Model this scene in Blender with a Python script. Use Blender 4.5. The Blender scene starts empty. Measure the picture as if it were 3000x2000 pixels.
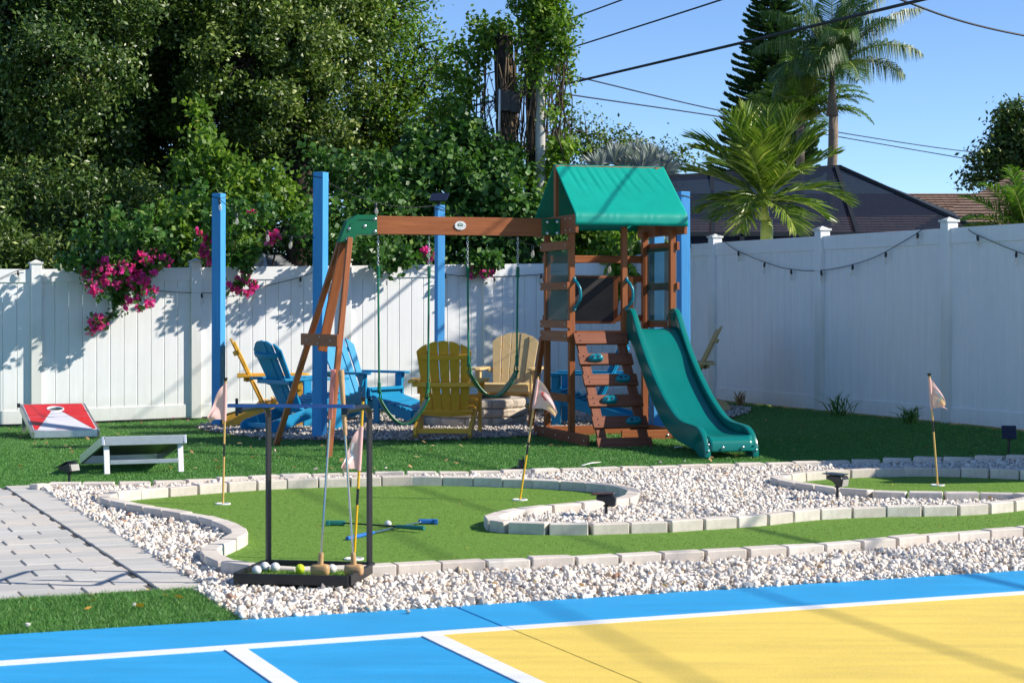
import bpy, bmesh, math, random
import numpy as np
from mathutils import Vector, Matrix, Quaternion
R = math.radians
random.seed(7); rng = np.random.default_rng(11)
sc = bpy.context.scene
COL = sc.collection

# ------------------------------------------------------------------ camera
F, HOR, CAMH = 5600.0, 896.0, 1.38          # focal length in photo pixels, horizon row, eye height
cam = bpy.data.cameras.new('camera'); cam_o = bpy.data.objects.new('camera', cam); COL.objects.link(cam_o)
cam_o.location = (0, 0, CAMH); cam_o.rotation_euler = (R(90), 0, 0)
cam.sensor_width = 36; cam.lens = F / 3000 * 36; cam.shift_y = (HOR - 1000) / 3000
cam.clip_start = .1; cam.clip_end = 3000
cam.dof.use_dof = True; cam.dof.focus_distance = 17.5; cam.dof.aperture_fstop = 10
sc.camera = cam_o

# ------------------------------------------------------------------ daylight
SUN_EL, SUN_AZ = R(34.5), R(-9)             # azimuth counted from +X
S = Vector((math.cos(SUN_EL)*math.cos(SUN_AZ), math.cos(SUN_EL)*math.sin(SUN_AZ), math.sin(SUN_EL)))
w = bpy.data.worlds.new('World'); sc.world = w; w.use_nodes = True
nt = w.node_tree; nt.nodes.clear()
sky = nt.nodes.new('ShaderNodeTexSky'); sky.sky_type = 'NISHITA'; sky.sun_disc = False
sky.sun_elevation = SUN_EL; sky.sun_rotation = R(90) - SUN_AZ; sky.altitude = 0
sky.air_density = .6; sky.dust_density = 0; sky.ozone_density = 5.0
bg = nt.nodes.new('ShaderNodeBackground'); bg.inputs['Strength'].default_value = .14
out = nt.nodes.new('ShaderNodeOutputWorld')
nt.links.new(sky.outputs[0], bg.inputs[0]); nt.links.new(bg.outputs[0], out.inputs[0])
sun = bpy.data.lights.new('sun', 'SUN'); sun.energy = 5.0; sun.angle = R(.53); sun.color = (1, .925, .81)
sun_o = bpy.data.objects.new('sun', sun); COL.objects.link(sun_o)
sun_o.rotation_euler = S.to_track_quat('Z', 'Y').to_euler(); sun_o.location = (20, -4, 20)
sc.view_settings.view_transform = 'Standard'; sc.view_settings.look = 'None'
sc.view_settings.gamma = 1; sc.view_settings.use_curve_mapping = False
sc.view_settings.exposure = .5
sc.render.engine = 'CYCLES'
sc.cycles.use_denoising = True
sc.cycles.max_bounces = 8; sc.cycles.transparent_max_bounces = 16
sc.cycles.diffuse_bounces = 3; sc.cycles.glossy_bounces = 3
sc.cycles.sample_clamp_indirect = 6
sc.cycles.caustics_reflective = False; sc.cycles.caustics_refractive = False

# ------------------------------------------------------------------ the yard's own axes and its lie of land
YA = math.atan(.407); CU, SU = math.cos(YA), math.sin(YA)
def uv2xy(u, v): return (CU*u - SU*v, SU*u + CU*v)
def xy2uv(x, y): return (CU*x + SU*y, -SU*x + CU*y)
def sstep(a, b, x):
    t = np.clip((np.asarray(x, float) - a) / (b - a), 0, 1); return t*t*(3 - 2*t)
def terrain(x, y):
    x = np.asarray(x, float); y = np.asarray(y, float)
    u, v = CU*x + SU*y, -SU*x + CU*y
    z = .09*np.clip((u - 3)/5.85, 0, 1)*sstep(13, 17, v)
    z = z + (.15 + .07*(1 - sstep(13, 17, v)))*sstep(8.5, 11.13, u)*sstep(11.3, 12.8, v)
    return z - .05*np.exp(-((x + 1.9)**2 + (y - 18)**2)/1.6)
def tz(x, y): return float(terrain(x, y))
def at(px, py, Y): return Vector(((px - 1500)*Y/F, Y, CAMH - (py - HOR)*Y/F))
def gp(px, py, dz=0.0):
    z = 0.0
    for _ in range(25):
        Y = (CAMH - z - dz)*F/(py - HOR); X = (px - 1500)*Y/F; z = .5*z + .5*tz(X, Y)
    return Vector((X, Y, z + dz))

# ------------------------------------------------------------------ bookkeeping
def tag(o, label=None, cat=None, group=None, kind=None):
    if label: o['label'] = label
    if cat: o['category'] = cat
    if group: o['group'] = group
    if kind: o['kind'] = kind
    return o
def empty(name, loc=(0, 0, 0), rz=0.0, label=None, cat=None, group=None, kind=None):
    e = bpy.data.objects.new(name, None); COL.objects.link(e); e.empty_display_size = .1
    e.matrix_basis = Matrix.Translation(loc) @ Matrix.Rotation(rz, 4, 'Z')
    return tag(e, label, cat, group, kind)
def place(name, mesh, M, parent=None, local=False):
    o = bpy.data.objects.new(name, mesh); COL.objects.link(o); o.parent = parent
    if parent is not None and not local: M = root_of(parent).matrix_basis.inverted() @ M
    o.matrix_basis = M; return o
def copy_tree(o, parent=None):
    c = o.copy(); COL.objects.link(c); c.parent = parent
    for ch in list(o.children): copy_tree(ch, c)
    return c
def root_of(o):
    while o.parent: o = o.parent
    return o

class MB:
    """collects shapes and links them as one mesh object"""
    def __init__(self): self.v = []; self.f = []; self.uv = []
    def add(self, vs, fs, uvs=None):
        n = len(self.v); self.v += [tuple(p) for p in vs]
        for i, f in enumerate(fs):
            self.f.append([n + k for k in f])
            self.uv.append(uvs[i] if uvs else [(vs[k][0] + vs[k][2]*.37, vs[k][1] + vs[k][2]) for k in f])
        return self
    def bar(self, a, b, w, h, up=(0, 0, 1), w2=None, h2=None):
        a, b = Vector(a), Vector(b); d = (b - a); L = d.length; d.normalize(); up = Vector(up)
        if abs(d.dot(up)) > .98: up = Vector((0, 1, 0)) if abs(d.y) < .9 else Vector((1, 0, 0))
        s = d.cross(up).normalized(); t = s.cross(d).normalized(); w2 = w2 or w; h2 = h2 or h
        vs = []
        for p, ww, hh in ((a, w, h), (b, w2, h2)):
            for i, j in ((-1, -1), (1, -1), (1, 1), (-1, 1)): vs.append(p + s*ww*i/2 + t*hh*j/2)
        fs = [(0, 1, 2, 3), (7, 6, 5, 4), (0, 4, 5, 1), (1, 5, 6, 2), (2, 6, 7, 3), (3, 7, 4, 0)]
        o = random.random()*10; uvs = []
        for q, f in enumerate(fs):
            if q < 2: uvs.append([(o + .02*(k % 2), o + .03*(k // 2)) for k in range(4)])
            else:
                wd = w if q in (2, 4) else h; o2 = o + q*.31
                uvs.append([(o, o2), (o + L, o2), (o + L, o2 + wd), (o, o2 + wd)])
        return self.add(vs, fs, uvs)
    def box(self, c, s, rz=0.0):
        c = Vector(c); m = Matrix.Rotation(rz, 3, 'Z'); k = max(range(3), key=lambda i: s[i])
        ax = [m @ Vector((1, 0, 0)), m @ Vector((0, 1, 0)), Vector((0, 0, 1))]
        if k == 0: return self.bar(c - ax[0]*s[0]/2, c + ax[0]*s[0]/2, s[1], s[2])
        if k == 1: return self.bar(c - ax[1]*s[1]/2, c + ax[1]*s[1]/2, s[0], s[2])
        return self.bar(c - ax[2]*s[2]/2, c + ax[2]*s[2]/2, s[0], s[1], up=ax[1])
    def tube(self, pts, r, n=8, caps=True):
        pts = [Vector(p) for p in pts]; m = len(pts); rs = r if hasattr(r, '__len__') else [r]*m
        vs = []; fs = []; ref = None
        for i, p in enumerate(pts):
            d = (pts[min(i+1, m-1)] - pts[max(i-1, 0)])
            d = d.normalized() if d.length > 1e-9 else Vector((0, 0, 1))
            if ref is None: ref = Vector((0, 0, 1)) if abs(d.z) < .9 else Vector((1, 0, 0))
            s = d.cross(ref).normalized(); t = s.cross(d).normalized(); ref = t
            for k in range(n):
                a = 2*math.pi*k/n; vs.append(p + (s*math.cos(a) + t*math.sin(a))*rs[i])
        for i in range(m - 1):
            for k in range(n): fs.append((i*n + k, i*n + (k+1) % n, (i+1)*n + (k+1) % n, (i+1)*n + k))
        if caps: fs.append(tuple(range(n))[::-1]); fs.append(tuple(range((m-1)*n, m*n)))
        return self.add(vs, fs)
    def lathe(self, prof, c=(0, 0, 0), n=20, M=None):
        c = Vector(c); vs = []; fs = []; m = len(prof)
        for r_, z_ in prof:
            for k in range(n):
                a = 2*math.pi*k/n; p = Vector((r_*math.cos(a), r_*math.sin(a), z_))
                vs.append((M @ p if M else p) + c)
        for i in range(m - 1):
            for k in range(n): fs.append((i*n + k, i*n + (k+1) % n, (i+1)*n + (k+1) % n, (i+1)*n + k))
        if prof[0][0] > 1e-6: fs.append(tuple(range(n))[::-1])
        if prof[-1][0] > 1e-6: fs.append(tuple(range((m-1)*n, m*n)))
        return self.add(vs, fs)
    def prism(self, pts, off):
        off = Vector(off); pts = [Vector(p) for p in pts]; n = len(pts)
        vs = pts + [p + off for p in pts]
        fs = [tuple(range(n))[::-1], tuple(range(n, 2*n))] + [(k, (k+1) % n, n + (k+1) % n, n + k) for k in range(n)]
        return self.add(vs, fs)
    def sphere(self, c, r, n=16, m=10):
        sx = r if hasattr(r, '__len__') else (r, r, r); c = Vector(c); vs = []; fs = []
        for i in range(m + 1):
            th = math.pi*i/m
            for k in range(n):
                a = 2*math.pi*k/n
                vs.append(c + Vector((sx[0]*math.sin(th)*math.cos(a), sx[1]*math.sin(th)*math.sin(a), -sx[2]*math.cos(th))))
        for i in range(m):
            for k in range(n): fs.append((i*n + k, i*n + (k+1) % n, (i+1)*n + (k+1) % n, (i+1)*n + k))
        return self.add(vs, fs)
    def grid(self, P):
        n, m = len(P), len(P[0]); vs = [p for r_ in P for p in r_]
        fs = [(i*m + j, (i+1)*m + j, (i+1)*m + j + 1, i*m + j + 1) for i in range(n-1) for j in range(m-1)]
        uvs = [[(k // m/(n-1), k % m/(m-1)) for k in f] for f in fs]
        return self.add(vs, fs, uvs)
    def mesh(self, name, mat, smooth=False, inv=None, fix=True):
        me = bpy.data.meshes.new(name)
        vs = self.v if inv is None else [tuple(inv @ Vector(p)) for p in self.v]
        me.from_pydata(vs, [], self.f); ul = me.uv_layers.new(name='UVMap')
        ul.data.foreach_set('uv', np.array([c for f in self.uv for q in f for c in q], np.float32))
        if fix:
            bm = bmesh.new(); bm.from_mesh(me); bmesh.ops.remove_doubles(bm, verts=bm.verts, dist=1e-6)
            bmesh.ops.recalc_face_normals(bm, faces=bm.faces); bm.to_mesh(me); bm.free()
        if mat: me.materials.append(mat)
        if smooth:
            me.polygons.foreach_set('use_smooth', [True]*len(me.polygons))
            if smooth != 'all': me.set_sharp_from_angle(angle=R(40))
        me.update(); return me
    def build(self, name, mat, parent=None, smooth=False, local=False, bevel=0, fix=True):
        """points are given in the world unless local=True, then in the root's frame"""
        inv = None
        if parent is not None and not local: inv = root_of(parent).matrix_basis.inverted()
        o = bpy.data.objects.new(name, self.mesh(name, mat, smooth, inv, fix)); COL.objects.link(o); o.parent = parent
        if bevel:
            b = o.modifiers.new('bevel', 'BEVEL'); b.width = bevel; b.segments = 2; b.limit_method = 'ANGLE'; b.angle_limit = R(40)
        return o

class Soup:
    """thousands of leaf or blade faces, written straight into one mesh"""
    def __init__(self): self.q = []; self.t = []
    def add(self, quads, tone=None):
        quads = np.asarray(quads, np.float32).reshape(-1, 4, 3)
        self.q.append(quads); self.t.append(rng.random(len(quads)) if tone is None else np.broadcast_to(np.asarray(tone, float), (len(quads),)))
    def build(self, name, mat, parent=None, tri=False, smooth=False):
        q = np.concatenate(self.q); t = np.concatenate(self.t).astype(np.float32)
        if parent is not None:
            inv = np.array(root_of(parent).matrix_basis.inverted(), np.float32)
            q = q @ inv[:3, :3].T + inv[:3, 3]
        k = 3 if tri else 4; q = q[:, :k]; n = len(q)
        me = bpy.data.meshes.new(name); me.vertices.add(n*k); me.loops.add(n*k); me.polygons.add(n)
        me.vertices.foreach_set('co', q.astype(np.float32).ravel())
        me.loops.foreach_set('vertex_index', np.arange(n*k, dtype=np.int32))
        me.polygons.foreach_set('loop_start', np.arange(0, n*k, k, dtype=np.int32))
        a = me.attributes.new('tone', 'FLOAT', 'POINT'); a.data.foreach_set('value', np.repeat(t, k))
        me.update(calc_edges=True); me.materials.append(mat)
        o = bpy.data.objects.new(name, me); COL.objects.link(o); o.parent = parent; return o

# ------------------------------------------------------------------ materials
MATS = {}
def s2l(c): return tuple(((x/255)/12.92 if x/255 <= .04045 else ((x/255 + .055)/1.055)**2.4) for x in c)
class NT:
    def __init__(self, name):
        self.m = bpy.data.materials.new(name); self.m.use_nodes = True; self.t = self.m.node_tree
        self.t.nodes.clear(); self.o = self.n('ShaderNodeOutputMaterial')
        self.p = self.n('ShaderNodeBsdfPrincipled'); self.l(self.p.outputs[0], self.o.inputs[0])
    def n(self, t, **kw):
        x = self.t.nodes.new(t)
        for k, v in kw.items(): setattr(x, k, v)
        return x
    def l(self, a, b): self.t.links.new(a, b)
    def coord(self, out='Object', scale=(1, 1, 1)):
        c = self.n('ShaderNodeTexCoord'); mp = self.n('ShaderNodeMapping'); mp.inputs['Scale'].default_value = scale
        self.l(c.outputs[out], mp.inputs[0]); return mp.outputs[0]
    def noise(self, vec, scale, detail=4, rough=.6, dist=0):
        x = self.n('ShaderNodeTexNoise'); x.inputs['Scale'].default_value = scale; x.inputs['Detail'].default_value = detail
        x.inputs['Roughness'].default_value = rough; x.inputs['Distortion'].default_value = dist
        if vec: self.l(vec, x.inputs['Vector'])
        return x.outputs['Fac']
    def ramp(self, fac, stops):
        x = self.n('ShaderNodeValToRGB'); e = x.color_ramp.elements
        while len(e) < len(stops): e.new(.5)
        for k, (p, c) in enumerate(stops): e[k].position = p; e[k].color = (*c, 1) if len(c) == 3 else c
        self.l(fac, x.inputs[0]); return x.outputs[0]
    def mix(self, fac, a, b, mode='MIX'):
        x = self.n('ShaderNodeMix', data_type='RGBA', blend_type=mode)
        for s, val in ((0, fac), (6, a), (7, b)):
            if hasattr(val, 'is_output'): self.l(val, x.inputs[s])
            elif s == 0: x.inputs[0].default_value = val
            else: x.inputs[s].default_value = (*val, 1)
        return x.outputs[2]
    def rnd(self): return self.n('ShaderNodeObjectInfo').outputs['Random']
    def attr(self, name): return self.n('ShaderNodeAttribute', attribute_name=name).outputs['Fac']
    def bump(self, h, strength=.3, dist=.01):
        b = self.n('ShaderNodeBump'); b.inputs['Strength'].default_value = strength; b.inputs['Distance'].default_value = dist
        self.l(h, b.inputs['Height']); self.l(b.outputs[0], self.p.inputs['Normal'])
    def done(self, col, rough=.6, spec=.5, metal=0, **kw):
        if hasattr(col, 'is_output'): self.l(col, self.p.inputs['Base Color'])
        else: self.p.inputs['Base Color'].default_value = (*col, 1)
        if hasattr(rough, 'is_output'): self.l(rough, self.p.inputs['Roughness'])
        else: self.p.inputs['Roughness'].default_value = rough
        self.p.inputs['Specular IOR Level'].default_value = spec; self.p.inputs['Metallic'].default_value = metal
        for k, v in kw.items(): self.p.inputs[k].default_value = v
        return self.m
def sc3(c, k): return tuple(min(1, x*k) for x in c)
def plain(name, c, rough=.5, var=.12, scale=6, spec=.5, metal=0, bump=0, bscale=60, rnd=0, coord='Object', **kw):
    """one colour with soft uneven wear"""
    t = NT(name); v = t.coord(coord); n = t.noise(v, scale, 5)
    col = t.ramp(n, [(.3, sc3(c, 1 - var)), (.7, sc3(c, 1 + var))])
    if rnd: col = t.mix(1, col, t.ramp(t.rnd(), [(0, (1 - rnd,)*3), (1, (1,)*3)]), 'MULTIPLY')
    if bump: t.bump(t.noise(v, bscale, 3), bump, .004)
    return t.done(col, rough, spec, metal, **kw)
def wood(name, dark, light, worn=None, rough=.6):
    t = NT(name); v = t.coord('UV', (2.2, 38, 1)); g = t.noise(v, 1.0, 5, .65, .4)
    v2 = t.coord('UV', (1.2, 4, 1)); b = t.noise(v2, 1.6, 3)
    col = t.ramp(g, [(.3, dark), (.68, light)])
    col = t.mix(t.ramp(b, [(.35, (0, 0, 0)), (.75, (.45,)*3)]), col, sc3(dark, .8))
    if worn:
        wv = t.noise(t.coord('UV', (9, 22, 1)), 1.3, 6, .75)
        col = t.mix(t.ramp(wv, [(.67, (0, 0, 0)), (.74, (.8,)*3)]), col, worn)
    t.bump(g, .25, .003); return t.done(col, rough, .35)
def leaf(name, c1, c2, c3=None, trans=.35, rough=.42, spec=.5):
    t = NT(name); a = t.attr('tone')
    col = t.ramp(a, [(0, c1), (.75, c2), (1, c3 or c2)])
    t.done(col, rough, spec)
    tr = t.n('ShaderNodeBsdfTranslucent'); t.l(t.mix(1, col, (1.0, 1.15, .55), 'MULTIPLY'), tr.inputs[0])
    mx = t.n('ShaderNodeMixShader'); mx.inputs[0].default_value = trans
    t.l(t.p.outputs[0], mx.inputs[1]); t.l(tr.outputs[0], mx.inputs[2]); t.l(mx.outputs[0], t.o.inputs[0]); return t.m

M = {}
M['turf'] = leaf('turf_fibre', (.06, .17, .034), (.115, .30, .058), (.22, .42, .14), .2, .5, .35)
M['turf_base'] = plain('turf_backing', (.065, .17, .038), .85, .3, 14, .2, bump=.6, bscale=220)
M['green'] = leaf('green_fibre', (.08, .17, .02), (.18, .32, .046), (.30, .46, .10), .15, .6, .25)
M['green_base'] = plain('green_backing', (.135, .255, .038), .85, .22, 28, .2, bump=.9, bscale=170)
M['soil'] = plain('soil', (.05, .042, .025), .95, .5, 3, .1, bump=.5, bscale=20)
def vinyl_mat():
    t = NT('white_vinyl'); v = t.coord('Object'); st = t.noise(t.coord('Object', (14, 14, .8)), 1.6, 4); n = t.noise(v, 3, 5, .65)
    col = t.mix(1, t.ramp(st, [(.3, (.80, .805, .80)), (.7, (.86, .865, .865))]), t.ramp(n, [(.3, (.96, .965, .955)), (.6, (1, 1, 1))]), 'MULTIPLY')
    sx = t.n('ShaderNodeSeparateXYZ'); t.l(v, sx.inputs[0]); f = t.noise(t.coord('Object', (6, 6, 2.5)), 2.5, 5, .7); m = t.n('ShaderNodeMath', operation='MULTIPLY_ADD'); t.l(f, m.inputs[0]); m.inputs[1].default_value = .55; t.l(sx.outputs[2], m.inputs[2])
    col = t.mix(t.ramp(m.outputs[0], [(.28, (.38,)*3), (.62, (0, 0, 0))]), col, (.50, .50, .40)); return t.done(col, .4, .45)
M['vinyl'] = vinyl_mat()
M['pvcgap'] = plain('vinyl_inner', (.6, .6, .61), .5, .03)
M['bluewood'] = wood('blue_paint', (.045, .28, .62), (.075, .36, .74))
M['cedar'] = wood('cedar_stain', (.26, .072, .022), (.43, .142, .046))
M['cedarworn'] = wood('worn_cedar_stain', (.17, .052, .025), (.29, .10, .048), (.5, .40, .34))
M['chairblue'] = wood('blue_poly_lumber', (.004, .235, .46), (.007, .285, .53), rough=.5)
M['chairtan'] = wood('sun_bleached_poly_lumber', (.60, .42, .18), (.68, .50, .25), rough=.55)
M['chairyellow'] = wood('yellow_poly_lumber', (.80, .42, .04), (.88, .48, .065), rough=.5)
M['greenplastic'] = plain('green_plastic', (.0, .165, .145), .28, .06, 3, .5)
M['bracket'] = plain('green_bracket', (.0, .13, .05), .3, .08, 9, .5)
M['tarp'] = plain('green_canvas', (.0, .31, .235), .42, .06, 6, .4, bump=.15, bscale=400)
M['teal'] = plain('teal_plastic', (.0, .20, .26), .32, .1, 15, .5)
M['rope'] = plain('green_rope', (.008, .19, .10), .6, .3, 90, .4, bump=.8, bscale=160)
M['steel'] = plain('zinc_steel', (.55, .55, .56), .3, .15, 30, .5, 1)
M['chrome'] = plain('chrome_shaft', (.62, .63, .65), .16, .1, 12, .5, 1)
M['black'] = plain('black_powder_coat', (.012, .012, .013), .42, .25, 20, .5)
M['blackplastic'] = plain('black_plastic', (.015, .015, .017), .35, .2, 20, .5)
M['panel'] = plain('solar_cell', (.012, .014, .03), .12, .2, 20, .6)
M['lens'] = plain('lamp_lens', (.35, .34, .3), .25, .1, 40)
M['whiteball'] = plain('white_ball', (.78, .78, .77), .3, .04, 20, .5)
M['yellowball'] = plain('yellow_ball', (.62, .78, .02), .32, .05, 20)
M['beech'] = wood('beech', (.46, .27, .12), (.60, .38, .18), rough=.42)
M['pinkgrip'] = plain('pink_grip', (.62, .20, .15), .6, .15, 25)
M['bluegrip'] = plain('blue_rubber', (.015, .13, .43), .5, .15, 25)
M['tealgrip'] = plain('teal_rubber', (.01, .16, .14), .5, .15, 25)
M['poleyellow'] = plain('yellow_pole', (.78, .43, .012), .35, .08, 25)
M['poletan'] = plain('faded_yellow_pole', (.62, .38, .12), .45, .1, 25)
M['cloth'] = leaf('pink_cloth', (.90, .58, .57), (.92, .61, .60), None, .3, .8, .2)
M['clothred'] = plain('red_print', (.7, .13, .1), .8, .1, 30)
M['white'] = plain('white_print', (.78, .78, .78), .6, .04, 30)
M['redfelt'] = plain('red_board', (.62, .018, .022), .35, .05, 5)
M['whiteboard'] = plain('white_board', (.66, .66, .72), .35, .05, 5)
M['barblue'] = plain('sky_tinted_bar', (.10, .17, .36), .3, .1, 20, .5, .8)  # blue base colour stands in for sky reflected in the aluminium bar
M['alu'] = plain('brushed_aluminium', (.62, .63, .64), .38, .08, 14, .5, .9)
M['greyboard'] = plain('board_underside', (.33, .34, .33), .5, .1, 8)
M['chalk'] = plain('chalkboard', (.028, .026, .027), .55, .3, 8, .4)
def court_mat(name, c):
    t = NT(name); v = t.coord('Object'); a = t.noise(v, 1.4, 5, .6); g = t.noise(v, 170, 2, .6); sw = t.noise(t.coord('Object', (.5, 5, 1)), 2.2, 4, .6, .5); sp = t.noise(v, 38, 3, .7)
    col = t.ramp(a, [(.3, sc3(c, .93)), (.7, sc3(c, 1.06))]); col = t.mix(1, col, t.ramp(g, [(.3, (.86, .88, .9)), (.6, (1.05,)*3)]), 'MULTIPLY')
    col = t.mix(1, col, t.ramp(sw, [(.35, (.94,)*3), (.65, (1.03,)*3)]), 'MULTIPLY'); col = t.mix(t.ramp(sp, [(.70, (0, 0, 0)), (.76, (.28,)*3)]), col, (.7, .68, .62))
    t.bump(g, .55, .003); return t.done(col, t.ramp(sw, [(.3, (.5,)*3), (.7, (.7,)*3)]), .35)
M['blueline'] = court_mat('court_blue', (.028, .335, .66))
M['yellow'] = court_mat('court_yellow', (.80, .585, .115))
M['whiteline'] = court_mat('court_white', (.78, .785, .79))
M['joint'] = plain('joint_filler', (.02, .06, .10), .8)
M['cable'] = plain('cable_sheath', (.02, .022, .026), .5, .2, 3)
M['wire'] = plain('light_cord', (.012, .012, .012), .6)
M['brass'] = plain('filament', (.7, .42, .16), .4, .1, 20)
M['greenpost'] = plain('concrete_pole', (.46, .45, .42), .8, .12, 5, .2, bump=.4)
M['bark'] = plain('bark', (.085, .066, .05), .9, .45, 14, .1, bump=1, bscale=30)
M['darkbark'] = plain('oak_bark', (.045, .036, .029), .9, .45, 14, .1, bump=1, bscale=30)
M['palmtrunk'] = plain('palm_trunk', (.24, .19, .14), .85, .3, 18, .1, bump=1, bscale=30)
M['crownshaft'] = plain('crownshaft', (.40, .46, .10), .45, .15, 5, .4)
M['twig'] = plain('dry_vine', (.17, .125, .08), .9, .3, 20, .1)
M['oak'] = leaf('oak_leaf', (.035, .08, .016), (.115, .19, .03), (.38, .43, .14), .22, .42, .5)
M['oak2'] = leaf('olive_leaf', (.045, .095, .016), (.16, .235, .032), (.42, .46, .14), .24, .42, .5)
M['vine'] = leaf('vine_leaf', (.06, .14, .018), (.21, .35, .035), (.44, .50, .07), .42, .48, .4)
M['vinedark'] = leaf('grape_leaf', (.035, .10, .022), (.095, .215, .04), (.24, .36, .09), .34, .46, .4)
M['bough'] = leaf('bougainvillea_leaf', (.045, .13, .02), (.09, .21, .035), (.2, .28, .06), .35, .42)
M['magenta'] = leaf('bougainvillea_bract', (.85, .05, .42), (.95, .10, .54), (.97, .24, .66), .52, .6, .2)
M['palm'] = leaf('palm_leaflet', (.06, .13, .018), (.20, .29, .035), (.46, .48, .12), .32, .36, .55)
M['queen'] = leaf('queen_palm_leaflet', (.045, .11, .022), (.11, .20, .035), (.28, .35, .12), .28, .4, .5)
M['bamboo'] = leaf('areca_leaflet', (.06, .14, .015), (.13, .25, .03), (.25, .32, .05), .4, .4)
M['silver'] = leaf('silver_leaf', (.26, .30, .30), (.40, .44, .43), (.52, .55, .53), .2, .5)
M['pine'] = leaf('pine_needle', (.02, .075, .026), (.07, .17, .04), (.24, .34, .07), .15, .5)
M['dry'] = leaf('dry_leaf', (.25, .12, .05), (.45, .28, .12), (.65, .5, .25), .2, .7)
M['petal'] = leaf('yellow_petal', (.65, .35, .05), (.75, .55, .12), (.7, .3, .2), .2, .7)
# glass and mesh with what lies behind showing through
def film(name, c, alpha, rough=.2, spec=.5):
    t = NT(name); t.done(c, rough, spec); tr = t.n('ShaderNodeBsdfTransparent'); mx = t.n('ShaderNodeMixShader'); mx.inputs[0].default_value = alpha
    t.l(tr.outputs[0], mx.inputs[1]); t.l(t.p.outputs[0], mx.inputs[2]); t.l(mx.outputs[0], t.o.inputs[0]); return t.m
M['bulb'] = film('bulb_glass', (.8, .8, .75), .25, .05)
M['tint'] = film('green_tint_sheet', (.02, .13, .11), .5, .25, .15)
M['screen'] = film('insect_screen', (.014, .022, .042), .84, .7, .1)
def stone_mat(name, stops, rough=.7):
    t = NT(name); a = t.attr('tone'); r_ = t.rnd(); v = t.coord('Object'); n = t.noise(v, 40, 4)
    s_ = t.n('ShaderNodeMath', operation='ADD'); t.l(a, s_.inputs[0]); t.l(r_, s_.inputs[1])
    fr = t.n('ShaderNodeMath', operation='FRACT'); t.l(s_.outputs[0], fr.inputs[0])
    col = t.mix(1, t.ramp(fr.outputs[0], stops), t.ramp(n, [(.25, (.78, .77, .75)), (.6, (1, 1, 1))]), 'MULTIPLY')
    t.bump(t.noise(v, 120, 3), .3, .003); return t.done(col, rough, .35)
M['marble'] = stone_mat('marble_chip', [(0, (.74, .67, .58)), (.4, (.83, .78, .71)), (.75, (.70, .65, .59)), (.90, (.60, .48, .36)), (.97, (.38, .35, .33)), (1, (.36, .2, .12))])
M['pebble'] = stone_mat('river_pebble', [(0, (.42, .38, .33)), (.3, (.58, .52, .46)), (.55, (.30, .27, .24)), (.8, (.62, .58, .54)), (1, (.20, .17, .15))])
def block_mat(name, a, b, c, stain, sc_=9):
    t = NT(name); v = t.coord('Object'); n = t.noise(v, sc_, 6, .65); r_ = t.rnd()
    col = t.ramp(r_, [(0, a), (.5, b), (1, c)])
    col = t.mix(t.ramp(n, [(.42, (0, 0, 0)), (.75, (.75,)*3)]), col, stain)
    f = t.noise(v, 140, 3); col = t.mix(1, col, t.ramp(f, [(.3, (.84,)*3), (.6, (1,)*3)]), 'MULTIPLY')
    t.bump(f, .5, .003); return t.done(col, .85, .25)
M['brick'] = block_mat('edging_concrete', (.68, .60, .52), (.75, .69, .61), (.62, .54, .47), (.46, .42, .36))
M['paver'] = block_mat('grey_paver', (.46, .45, .425), (.56, .55, .52), (.61, .56, .49), (.47, .46, .435), 5)
M['rock'] = block_mat('tan_retaining_stone', (.56, .47, .37), (.62, .53, .42), (.50, .43, .35), (.42, .36, .30), 7)
M['charcoal'] = plain('charcoal', (.02, .02, .02), .9)
def shingle_mat():
    t = NT('brown_shingle'); v = t.coord('Object'); b = t.n('ShaderNodeTexBrick'); t.l(t.coord('UV'), b.inputs[0])
    b.inputs['Scale'].default_value = 1; b.inputs['Brick Width'].default_value = .32; b.inputs['Row Height'].default_value = .14
    b.inputs['Mortar Size'].default_value = .008; b.inputs['Color1'].default_value = (.38, .265, .20, 1); b.inputs['Color2'].default_value = (.28, .195, .15, 1); b.inputs['Mortar'].default_value = (.11, .07, .05, 1)
    n = t.noise(v, 3, 4); return t.done(t.mix(1, b.outputs[0], t.ramp(n, [(.3, (.8,)*3), (.7, (1.1,)*3)]), 'MULTIPLY'), .9, .1)
M['shingle'] = shingle_mat()
M['greyshingle'] = plain('grey_shingle', (.30, .31, .32), .9, .2, 25, .1)
M['wall'] = plain('house_wall', (.45, .40, .34), .9, .1)
M['bronze'] = plain('bronze_frame', (.02, .022, .026), .4, .1)

# ================================================================== ground and court
def sheet(name, x0, x1, y0, y1, step, keep, dz, mat, parent=None, kind='structure'):
    xs = np.arange(x0, x1 + step/2, step); ys = np.arange(y0, y1 + step/2, step)
    cx, cy = np.meshgrid((xs[:-1] + xs[1:])/2, (ys[:-1] + ys[1:])/2, indexing='ij'); k = keep(cx, cy)
    idx = -np.ones((len(xs), len(ys)), int); I, J = np.nonzero(k)
    quads = np.stack([I*len(ys) + J, (I+1)*len(ys) + J, (I+1)*len(ys) + J + 1, I*len(ys) + J + 1], 1)
    used, q = np.unique(quads, return_inverse=True); q = q.reshape(-1, 4)
    X = xs[used // len(ys)]; Y = ys[used % len(ys)]; Z = terrain(X, Y) + dz
    me = bpy.data.meshes.new(name); me.from_pydata(np.stack([X, Y, Z], 1).tolist(), [], q.tolist()); me.materials.append(mat)
    me.polygons.foreach_set('use_smooth', [True]*len(me.polygons)); me.update()
    o = bpy.data.objects.new(name, me); COL.objects.link(o); o.parent = parent
    return tag(o, kind=kind) if kind else o
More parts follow.
